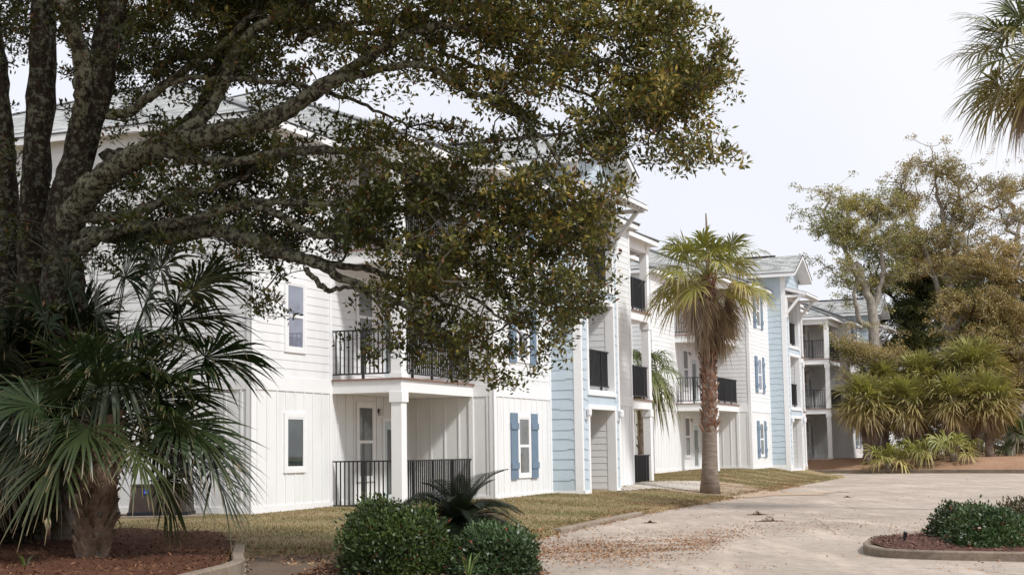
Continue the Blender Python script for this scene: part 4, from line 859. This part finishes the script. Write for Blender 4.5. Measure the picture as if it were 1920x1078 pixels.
# ------------------------------------------------------------------ shrubs
def shrub(name, label, cat, px0, px1, py0, py1, Y, n, ls, colA, colB, flat=.6, depth=None, group=None, asp=.5, rag=.06, gcl=.5):
    a = atY(px0, (py0+py1)/2, Y); b2_ = atY(px1, (py0+py1)/2, Y); t = atY((px0+px1)/2, py0, Y); bt = atY((px0+px1)/2, py1, Y)
    cx = (a[0]+b2_[0])/2; rx = (b2_[0]-a[0])/2; z1 = t[2]; z0 = max(Tz(cx, Y)-.05, bt[2]-.1); rz = (z1-z0); ry = depth or rx*.85
    root = thing(name, label, cat, (cx, Y, Tz(cx, Y)), 0, group)
    th = rng.uniform(0, 2*math.pi, n); u = rng.random(n); ph = np.arccos(1-u*1.0)  # upper hemisphere
    d = np.stack([np.cos(th)*np.sin(ph), np.sin(th)*np.sin(ph), np.cos(ph)], 1)
    e = flat; dd = d/((np.abs(d)**(2/e)).sum(1, keepdims=True)**(e/2))            # squarish clipped form
    P0 = dd*np.array([rx, ry, rz]); bump_ = 1+.11*n3(P0, 4.2, 1)+.08*n3(P0, 10, 3)+.0
    r = (1-rng.random(n)**1.4*.42)+rng.normal(size=n)*rag*.5
    stray = rng.random(n) < .05; r = np.where(stray, 1+rng.random(n)**2*.12, r)
    P = P0*(bump_*r)[:, None]+np.array([cx, Y, z0]); P[:, 2] = np.maximum(P[:, 2], z0+.06)
    dl = unit(d+rng.normal(size=(n, 3))*.75+np.array([0, 0, .35])); nr = unit(np.cross(dl, rng.normal(size=(n, 3)))); nr = unit(nr+d*.8*np.sign((nr*d).sum(1, keepdims=True))); sd = unit(np.cross(dl, nr))
    L_ = ls*(.6+.7*rng.random((n, 1))); w = L_*asp*.5
    V = np.stack([P, P+dl*L_*.5+sd*w, P+dl*L_, P+dl*L_*.5-sd*w], 1).reshape(-1, 3)
    g = np.clip(.5+gcl*n3(P, 3.5, 5)+rng.normal(size=n)*.25, 0, 1)[:, None]; col = np.array(colA)*(1-g)+np.array(colB)*g
    col = np.where(rng.random((n, 1)) < .015, np.array([.2, .06, .03]), col)
    mkmesh('foliage', V, np.arange(n*4).reshape(-1, 4), M['bushleaf'], root, col=np.repeat(col, 4, axis=0), world=True)
    mb = MB()
    for i in range(14):
        a_ = i*2.4; q = np.array([cx+math.cos(a_)*rx*.7*random.random()**.5, Y+math.sin(a_)*ry*.6, z0+rz*(.7+.15*random.random())]); s0 = np.array([cx+math.cos(a_)*rx*.2, Y+math.sin(a_)*ry*.2, z0-.03]); mb.tube([s0, (s0+q)/2+rng.normal(size=3)*.04, q], [.016, .011, .005], 5)
    mb.build('stem', M['twig'], root, world=True)
    return root
GA = (.016, .030, .007); GB = (.072, .112, .024)
shrub('clipped_shrub', 'large clipped glossy green shrub left of the cycad', 'shrub', 645, 838, 952, 1100, 18.6, 17000, .058, GA, GB, .55, .75)
shrub('loose_shrub', 'looser brighter green shrub behind the large clipped one, below the railing', 'shrub', 655, 770, 942, 1060, 19.6, 8000, .055, (.022, .04, .01), (.085, .11, .025), .7, .45)
shrub('clipped_shrub', 'clipped glossy green shrub right of the cycad, at the pavement edge', 'shrub', 850, 1006, 993, 1105, 18.4, 14000, .055, GA, (.085, .14, .055), .55, .6)
IG = 'clipped shrubs in the kerbed island'
shrub('island_shrub', 'rounded green shrub at the tip of the kerbed island', 'shrub', 1740, 1860, 950, 1034, 22.6, 9000, .058, GA, (.075, .11, .045), .85, .7, IG)
shrub('island_shrub', 'largest bright green shrub in front on the kerbed island', 'shrub', 1775, 1925, 955, 1046, 21.2, 13000, .058, (.02, .045, .014), (.085, .135, .045), .85, .8, IG)
shrub('island_shrub', 'bronze-tinted shrub behind the others at the right edge of the island', 'shrub', 1850, 2010, 944, 1030, 23.2, 9000, .058, (.03, .035, .015), (.12, .10, .045), .85, .8, IG)
# iris-like blades and little weed
def tuft(name, label, px, py, z, n, ln, col, w=.012, Y=None):
    p = atZ(px, py, z) if Y is None else atY(px, py, Y); root_z = p[2]; V = []; Fq = []; C = []
    for i in range(n):
        a = random.uniform(0, 6.28); l = ln*random.uniform(.6, 1.1); o = np.array([math.cos(a), math.sin(a), 0]); s = np.array([-o[1], o[0], 0])*w; b0 = p+o*.03*random.random()
        k = len(V); m = b0+o*l*.22+np.array([0, 0, l*.6]); e = b0+o*l*.55+np.array([0, 0, l*.9]); V += [b0-s, b0+s, m+s, m-s, e]; Fq += [(k, k+1, k+2, k+3), (k+3, k+2, k+4)]; C += [np.array(col)*random.uniform(.7, 1.3)]*5
    o = mkmesh(name, V, Fq, M['frond'], None, col=np.array(C)); tag(o, label, 'plant')
tuft('strap_leaf_plant', 'few pale green strap leaves poking up between the two clipped shrubs', 878, 1082, .08, 9, .34, (.16, .22, .07), .011)
tuft('weed', 'tiny bright green weed in the red mulch at the left', 47, 1062, .17, 14, .19, (.16, .22, .05), .012)
# island uplight
p = atZ(1694, 1017, .14); r = thing('garden_light', 'small black garden spotlight at the tip of the kerbed island', 'garden light', tuple(p))
m = MB(); m.tube([p+np.array([0, 0, -.02]), p+np.array([.015, 0, .07])], [.012, .012], 8); m.build('stake', M['handle'], r, world=True)
m = MB(); m.tube([p+np.array([.012, 0, .05]), p+np.array([.03, 0, .13]), p+np.array([.034, -.01, .145])], [.022, .026, .034], 12); m.build('lamp_head', M['handle'], r, world=True)
m = MB(); m.tube([p+np.array([.0345, -.01, .1465]), p+np.array([.035, -.01, .149])], [.029, .029], 12); m.build('lens', M['bulbglass'], r, world=True)
# ------------------------------------------------------------------ background trees
def tree(name, label, px, Y, trunk, blobs, n, per, ls, cols, mat, group=None, cr=.35, r0=.012, pexp=.5, clump=.7, trunkr=(.35, .15), limbs=()):
    b = atY(px, 860, Y); z0 = Tz(b[0], Y); root = thing(name, label, 'tree', (b[0], Y, z0), 0, group)
    nodes = []; first = True
    for tl in (trunk,)+tuple(limbs):
        P = [np.array(atY(x, y, YY)) for x, y, YY in tl]; 
        if first: P[0][2] = z0-.1
        P = smooth_poly(P, 5); P = [q+rng.normal(size=3)*.05 for q in P]
        ra, rb = trunkr if first else (trunkr[0]*.55, trunkr[1]*.35)
        mb = MB(); mb.tube(P, list(np.linspace(ra, rb, len(P))), 10, jit=.05); mb.build('trunk' if first else 'limb', M[mat], root, smooth=True, world=True); nodes += P[len(P)//3 if first else 0:]; first = False
    C = []
    for (bx_, by_, rx, ry, YY, wgt) in blobs:
        m = int(n*wgt*1.3); d = rng.normal(size=(m*4, 3))*.62
        c = np.array([atY(bx_+q[0]*rx, by_-q[2]*ry, YY+q[1]*rx*YY/F*.9) for q in d]); keep = rng.random(len(c)) < np.clip(.26+1.6*clump*n3(c, .85, bx_*.01), .01, 1); C.append(c[keep][:m])
    C = np.concatenate(C); buf, par, w, N0 = grow(nodes, C, jitter=.5, step=.5); mb = MB(); branch_mesh(mb, buf, par, w, N0, r0, pexp, .16, 4); mb.build('branches', M[mat], root, world=True)
    cols = [np.array(c) for c in cols]
    def colf(P, t):
        g = np.clip(.5+.6*n3(P, .5, 3)+rng.normal(size=t)*.25, 0, 1)[:, None]; return (cols[0]*(1-g)+cols[1]*g)*(.7+.6*rng.random((t, 1)))
    V, Fq, c = leaves(C, cr*.95, int(per*1.5), ls*.55, colf, .6, .2); mkmesh('crown', V, Fq, M['leaf'], root, col=c, world=True)
    return root
BG = 'half-bare oaks behind the palm thicket'
OC = ((.22, .19, .07), (.42, .30, .13)); OG = ((.15, .165, .05), (.37, .31, .11)); DG = ((.05, .07, .022), (.15, .155, .05))
# pale-trunked tree beside the far building
tree('background_oak', 'pale forked tree with thin ochre leaves right beside the cream building', 1640, 96, [(1640, 860, 96), (1640, 700, 96), (1635, 590, 96), (1622, 540, 96), (1605, 490, 96)],
     [(1575, 400, 55, 40, 96, .22), (1640, 410, 60, 45, 96, .25), (1600, 470, 60, 55, 96, .17), (1560, 445, 40, 40, 96, .1), (1660, 480, 45, 60, 96, .14), (1590, 540, 35, 40, 96, .05), (1600, 660, 30, 40, 95, .05)], 620, 30, .22, OG, 'paltrunk', BG, trunkr=(.42, .2), r0=.016,
     limbs=([(1635, 590, 96), (1650, 540, 96), (1655, 480, 96), (1640, 430, 96)], [(1640, 620, 96), (1615, 600, 96), (1602, 560, 95.5), (1608, 520, 95)], [(1622, 540, 96), (1600, 500, 96), (1580, 460, 96), (1572, 430, 96)]))
tree('background_oak', 'tallest sparse tree with twiggy see-through crown behind the thicket', 1780, 104, [(1785, 860, 104), (1782, 700, 104), (1776, 600, 104), (1780, 520, 104), (1775, 440, 104)],
     [(1745, 320, 52, 34, 104, .16), (1790, 350, 30, 40, 104, .05), (1840, 365, 48, 38, 104, .14), (1705, 375, 40, 40, 104, .14), (1770, 430, 70, 50, 104, .25), (1735, 480, 60, 40, 104, .26)], 850, 24, .22, OC, 'paltrunk', BG, trunkr=(.38, .15), r0=.014,
     limbs=([(1776, 600, 104), (1740, 480, 104), (1712, 420, 104), (1700, 370, 104)], [(1775, 440, 104), (1760, 380, 104), (1755, 330, 104)], [(1778, 500, 104), (1810, 430, 104), (1845, 385, 104)], [(1775, 450, 104), (1790, 400, 104), (1800, 350, 104)]))
tree('background_oak', 'dark-trunked evergreen tree in the middle behind the thicket', 1715, 108, [(1715, 860, 108), (1712, 720, 108), (1708, 640, 108), (1715, 580, 108), (1725, 530, 108)],
     [(1700, 500, 65, 60, 108, .3), (1690, 570, 60, 50, 108, .2), (1750, 540, 50, 60, 108, .2), (1690, 660, 55, 45, 108, .3), (1660, 620, 30, 40, 108, .1)], 1100, 34, .26, DG, 'darktrunk', BG, trunkr=(.36, .18), r0=.016,
     limbs=([(1708, 650, 108), (1740, 600, 108), (1755, 540, 108)], [(1710, 640, 108), (1690, 590, 108), (1670, 550, 108)]))
tree('background_oak', 'brown-leaved oak with a long pale slanting limb, at the right edge', 1880, 100, [(1890, 860, 100), (1900, 760, 100), (1870, 680, 100), (1880, 600, 100)],
     [(1860, 620, 75, 60, 99, .2), (1910, 560, 60, 60, 100, .2), (1820, 560, 50, 45, 100, .12), (1900, 700, 70, 60, 98, .22), (1960, 620, 60, 90, 99, .16), (1860, 490, 60, 40, 101, .1)], 1500, 34, .24, OC, 'paltrunk', BG, trunkr=(.4, .2), r0=.016,
     limbs=([(1780, 620, 103), (1800, 600, 102), (1850, 560, 101), (1900, 500, 100), (1940, 430, 100)],))
tree('background_oak', 'thin bare-topped tree at the right edge, beyond the cropped palm', 1915, 112, [(1915, 860, 112), (1915, 650, 112), (1905, 520, 112), (1910, 440, 112)],
     [(1905, 370, 35, 40, 112, .35), (1950, 420, 50, 60, 112, .35), (1920, 480, 50, 40, 112, .3)], 420, 22, .22, OC, 'paltrunk', BG, trunkr=(.4, .2), r0=.014)
tree('background_oak', 'dark green dense oak behind the tall sparse tree', 1810, 118, [(1810, 860, 118), (1812, 720, 118), (1815, 620, 118)],
     [(1800, 520, 90, 55, 118, .25), (1830, 600, 90, 70, 118, .25), (1760, 640, 70, 70, 118, .2), (1860, 700, 90, 70, 116, .3)], 1500, 34, .30, DG, 'darktrunk', BG, trunkr=(.6, .3), r0=.018)
tree('understorey_tree', 'low ochre bushy tree in front of the cream building corner', 1618, 93, [(1622, 860, 93.5), (1622, 760, 93.5), (1620, 700, 93.5)],
     [(1612, 660, 32, 40, 93, .4), (1640, 690, 35, 40, 93.5, .35), (1600, 620, 20, 30, 93, .1), (1660, 660, 30, 30, 94, .15)], 260, 34, .18, OC, 'paltrunk', trunkr=(.18, .1), r0=.01)
# far mass of trees closing the view on the right
tree('background_oak', 'broad dark oak low behind the thicket, at the right', 1950, 122, [(1950, 860, 122), (1950, 700, 122)],
     [(1950, 700, 110, 90, 120, .4), (1700, 760, 90, 60, 120, .2), (1830, 780, 120, 60, 120, .4)], 1300, 34, .32, DG, 'darktrunk', BG, trunkr=(.6, .4), r0=.018)
# distant house
p0 = atY(1640, 800, 135); hx = p0[0]
hs = thing('far_house', 'pale house glimpsed through the trees beyond the thicket', 'house', (hx, 135, 0.8))
m = MB(); m.box(hx-3, hx+9, 135, 145, .5, 9.3); m.build('wall', M['white'], hs, world=True)
m = MB(); z = 9.3
for q in (((hx-3.6, 134.5), (hx+9.6, 134.5), (hx+6, 140), (hx, 140)), ((hx+9.6, 145.5), (hx-3.6, 145.5), (hx, 140), (hx+6, 140))): m.quad(*[(a, b_, z if i < 2 else z+2.2) for i, (a, b_) in enumerate(q)])
m.tri((hx-3.6, 145.5, z), (hx-3.6, 134.5, z), (hx, 140, z+2.2)); m.tri((hx+9.6, 134.5, z), (hx+9.6, 145.5, z), (hx+6, 140, z+2.2)); m.build('roof', M['roof'], hs, world=True)
for i in (0, 4, 8):
    m = MB(); m.box(hx-1.5+i, hx-.5+i, 134.95, 135.02, 6.4, 8.0); m.build('window', M['glass_mid'], hs, world=True)
# ------------------------------------------------------------------ ground litter and grass
def scatter(name, label, P, size, colA, colB, cat=None, asp=.5, lift=.004, tilt=.35):
    n = len(P); a = rng.uniform(0, 6.28, n); d = np.stack([np.cos(a), np.sin(a), rng.normal(size=n)*tilt], 1); s = np.stack([-np.sin(a), np.cos(a), rng.normal(size=n)*tilt], 1)
    L_ = size*(.4+.9*rng.random((n, 1))); w = L_*asp*.5; Z = np.array(P, float); Z[:, 2] += lift+np.abs(d[:, 2])*L_[:, 0]*.5
    V = np.stack([Z-d*L_*.5, Z+s*w, Z+d*L_*.5, Z-s*w], 1).reshape(-1, 3); g = rng.random((n, 1)); col = np.repeat((np.array(colA)*(1-g)+np.array(colB)*g)*(.7+.6*rng.random((n, 1))), 4, axis=0)
    o = mkmesh(name, V, np.arange(n*4).reshape(-1, 4), M['chips'], None, col=col); tag(o, label, None, kind='stuff')
def pxscatter(n, x0, x1, y0, y1, f):
    x = rng.uniform(x0, x1, n); y = rng.uniform(y0, y1, n); P = np.array([atZ(a, b_, .0) for a, b_ in zip(x, y)]); k = rng.random(n) < f(x, y, P); P = P[k]; P[:, 2] = T(P[:, 0], P[:, 1]); return P
def band(x, y, P):
    c = np.interp(x, [1000, 1100, 1200, 1300, 1400, 1500, 1600, 1900], [1033, 1032, 1028, 1020, 995, 985, 985, 985]); h = np.interp(x, [1000, 1200, 1330, 1400, 1600, 1900], [14, 20, 16, 12, 10, 9])
    return np.exp(-((y-c)/h)**2)*np.interp(x, [1000, 1330, 1400, 1600, 1900], [1, .95, .25, .10, .05])*np.clip(.8+1.1*n3(P*np.array([1, 1, 0]), 2.4), .04, 1)
LC = (.22, .10, .05), (.42, .27, .155)
scatter('leaf_litter', None, np.concatenate([pxscatter(110000, 1000, 1900, 955, 1075, band), pxscatter(14000, 640, 1900, 900, 1078, lambda x, y, P: .25*np.clip(.3+n3(P, 1.3), .05, 1))]), .042, *LC)
# litter along lawn edge and under the shrubs
ss = rng.uniform(KS[5], KS[13], 9000); kx = np.interp(ss, KS, K[:, 0]); ky = np.interp(ss, KS, K[:, 1]); dd = rng.normal(size=9000)*.16+.05; ed = np.stack([kx+W1[0]*dd, ky+W1[1]*dd, ss*0], 1); ed = ed[rng.random(9000) < np.clip(.5+n3(ed, 1.5), .1, 1)]; ed[:, 2] = T(ed[:, 0], ed[:, 1])
scatter('leaf_litter', None, ed, .06, *LC)
def inP(n, P, dz, ex=None):
    P = np.array(P); x = rng.uniform(P[:, 0].min(), P[:, 0].max(), n); y = rng.uniform(P[:, 1].min(), P[:, 1].max(), n); k = inpoly(x, y, P); x = x[k]; y = y[k]; z = T(x, y)+dz+(ex(x, y) if ex else 0); return np.stack([x, y, z], 1)
scatter('mulch_chips', None, inP(26000, BEDP, .05, lambda X, Y: .03*np.sin(X*3)*np.sin(Y*2.3)), .07, (.07, .028, .015), (.24, .12, .065), asp=.3)
scatter('mulch_chips', None, inP(26000, islp, .0, islz), .05, (.06, .028, .02), (.24, .13, .10), asp=.4)
scatter('mulch_chips', None, inP(9000, bushbed, .06), .055, (.08, .035, .02), (.35, .2, .12), asp=.45)
pl = np.array([(-3.2, 20.9), (-4, 23), (-1.5, 24.5), (-2, 20.9)]); scatter('leaf_litter', None, inP(1800, pl, .005), .06, *LC)
# debris clumps and twigs on the drive
for (px, py, s, lb) in ((1442, 977, .30, 'largest little heap of brown debris on the drive'), (1420, 965, .22, 'thin flat scrap of brown debris on the drive, just beyond the largest heap'), (1219, 980, .11, 'small dark clod on the drive near the lawn edge'), (1589, 932, .10, 'single dark clod far up the drive')):
    p = atZ(px, py, 0); n = 240; q = rng.normal(size=(n, 3))*np.array([s*.5, s*.25, 0]); q[:, 2] = np.exp(-(q[:, 0]**2+q[:, 1]**2*3)/(s*s*.12))*s*.45*rng.random(n); q += np.array([p[0], p[1], .005])
    a = rng.uniform(0, 6.28, n); d = np.stack([np.cos(a), np.sin(a), rng.normal(size=n)*.4], 1)*.03; e2 = np.cross(d, [0, 0, 1.])*.5; V = np.stack([q-d, q+e2, q+d, q-e2], 1).reshape(-1, 3)
    o = mkmesh('debris_heap', V, np.arange(n*4).reshape(-1, 4), M['chips'], None, col=np.tile(np.array([.20, .11, .06]), (n*4, 1))); tag(o, lb, 'debris', 'debris on the drive')
# grass
def grass(n, gen, h, name):
    P = gen(n); n = len(P); a = rng.uniform(0, 6.28, n); s = np.stack([np.cos(a), np.sin(a), a*0], 1)*.008; t = np.stack([rng.normal(size=n)*.4, rng.normal(size=n)*.4, np.ones(n)], 1)*(h*(.5+.8*rng.random((n, 1))))
    V = np.stack([P-s, P+s, P+t], 1).reshape(-1, 3); g = np.clip(.5+.5*n3(P, .8, 4)+rng.normal(size=n)*.3, 0, 1)[:, None]; c = np.array([.30, .20, .11])*(1-g)+np.array([.13, .145, .05])*g; c = c*(.7+.5*rng.random((n, 1)))
    o = mkmesh(name, V, np.arange(n*3).reshape(-1, 3), M['chips'], None, col=np.repeat(c, 3, axis=0)); o['kind'] = 'stuff'
def lawnpts(n):
    ss = rng.uniform(20, 75, n); dd = rng.random(n)**1.3*9; kx = np.interp(ss, KS, K[:, 0]); ky = np.interp(ss, KS, K[:, 1]); x = kx+W1[0]*dd; y = ky+W1[1]*dd
    k = (y > 23.0) & ~inpoly(x, y, np.array(BEDP)) & (rng.random(n) < np.clip(.6+.5*np.sin(x*1.3)*np.sin(y*1.7), .25, 1)); x = x[k]; y = y[k]
    u = (x-O1[0])*e_[0]+(y-O1[1])*e_[1]; v = (x-O1[0])*n_[0]+(y-O1[1])*n_[1]; inside = (u > -3.6) & (u < 23.8) & (v < np.where((u > 8.3) & (u < 11.9), 3.4, np.where((u > 4.1) & (u < 16.1), 2.47, np.where((u > -.05) & (u < 20.3), 1.92, .03)))); x = x[~inside]; y = y[~inside]
    return np.stack([x, y, T(x, y)], 1)
grass(230000, lawnpts, .035, 'grass')
scatter('leaf_litter', None, (lambda q: q[rng.random(len(q)) < np.clip(.3+.8*n3(q, .9, 7), .02, 1)])(lawnpts(9000)), .055, *LC, lift=.02)
# ------------------------------------------------------------------ light
SUN_EL = math.radians(46); SUN_DIR = np.array([math.cos(math.radians(-45)), math.sin(math.radians(-45))])   # horizontal direction toward the sun
sd_ = Vector((SUN_DIR[0]*math.cos(SUN_EL), SUN_DIR[1]*math.cos(SUN_EL), math.sin(SUN_EL)))
sl = bpy.data.lights.new('sun', 'SUN'); sl.energy = 2.6; sl.angle = math.radians(7); sl.color = (1, .982, .96)
so = bpy.data.objects.new('sun', sl); COL.objects.link(so); so.rotation_euler = (-sd_).to_track_quat('-Z', 'Y').to_euler()
w = bpy.data.worlds.new("World"); sc.world = w; w.use_nodes = True; N = w.node_tree.nodes; L = w.node_tree.links; bg = N['Background']
sky = N.new('ShaderNodeTexSky'); sky.sky_type = 'NISHITA'; sky.sun_disc = False; sky.sun_elevation = SUN_EL; sky.sun_rotation = math.atan2(SUN_DIR[0], SUN_DIR[1])
tc = N.new('ShaderNodeTexCoord'); cn = N.new('ShaderNodeTexNoise'); cn.inputs['Scale'].default_value = 1.1; cn.inputs['Detail'].default_value = 5; L.new(tc.outputs['Generated'], cn.inputs['Vector'])
cr_ = N.new('ShaderNodeValToRGB'); cr_.color_ramp.elements[0].position = .35; cr_.color_ramp.elements[0].color = (6.35, 6.6, 7.35, 1); cr_.color_ramp.elements[1].position = .65; cr_.color_ramp.elements[1].color = (7.7, 7.75, 8.1, 1); L.new(cn.outputs['Fac'], cr_.inputs[0])
mx = N.new('ShaderNodeMix'); mx.data_type = 'RGBA'; mx.inputs[0].default_value = .94; L.new(sky.outputs[0], mx.inputs[6]); L.new(cr_.outputs[0], mx.inputs[7]); L.new(mx.outputs[2], bg.inputs['Color']); bg.inputs['Strength'].default_value = .1
sc.view_settings.view_transform = 'Standard'; sc.view_settings.look = 'None'; sc.view_settings.exposure = .38; sc.view_settings.gamma = 1
sc.cycles.max_bounces = 6; sc.cycles.use_denoising = True
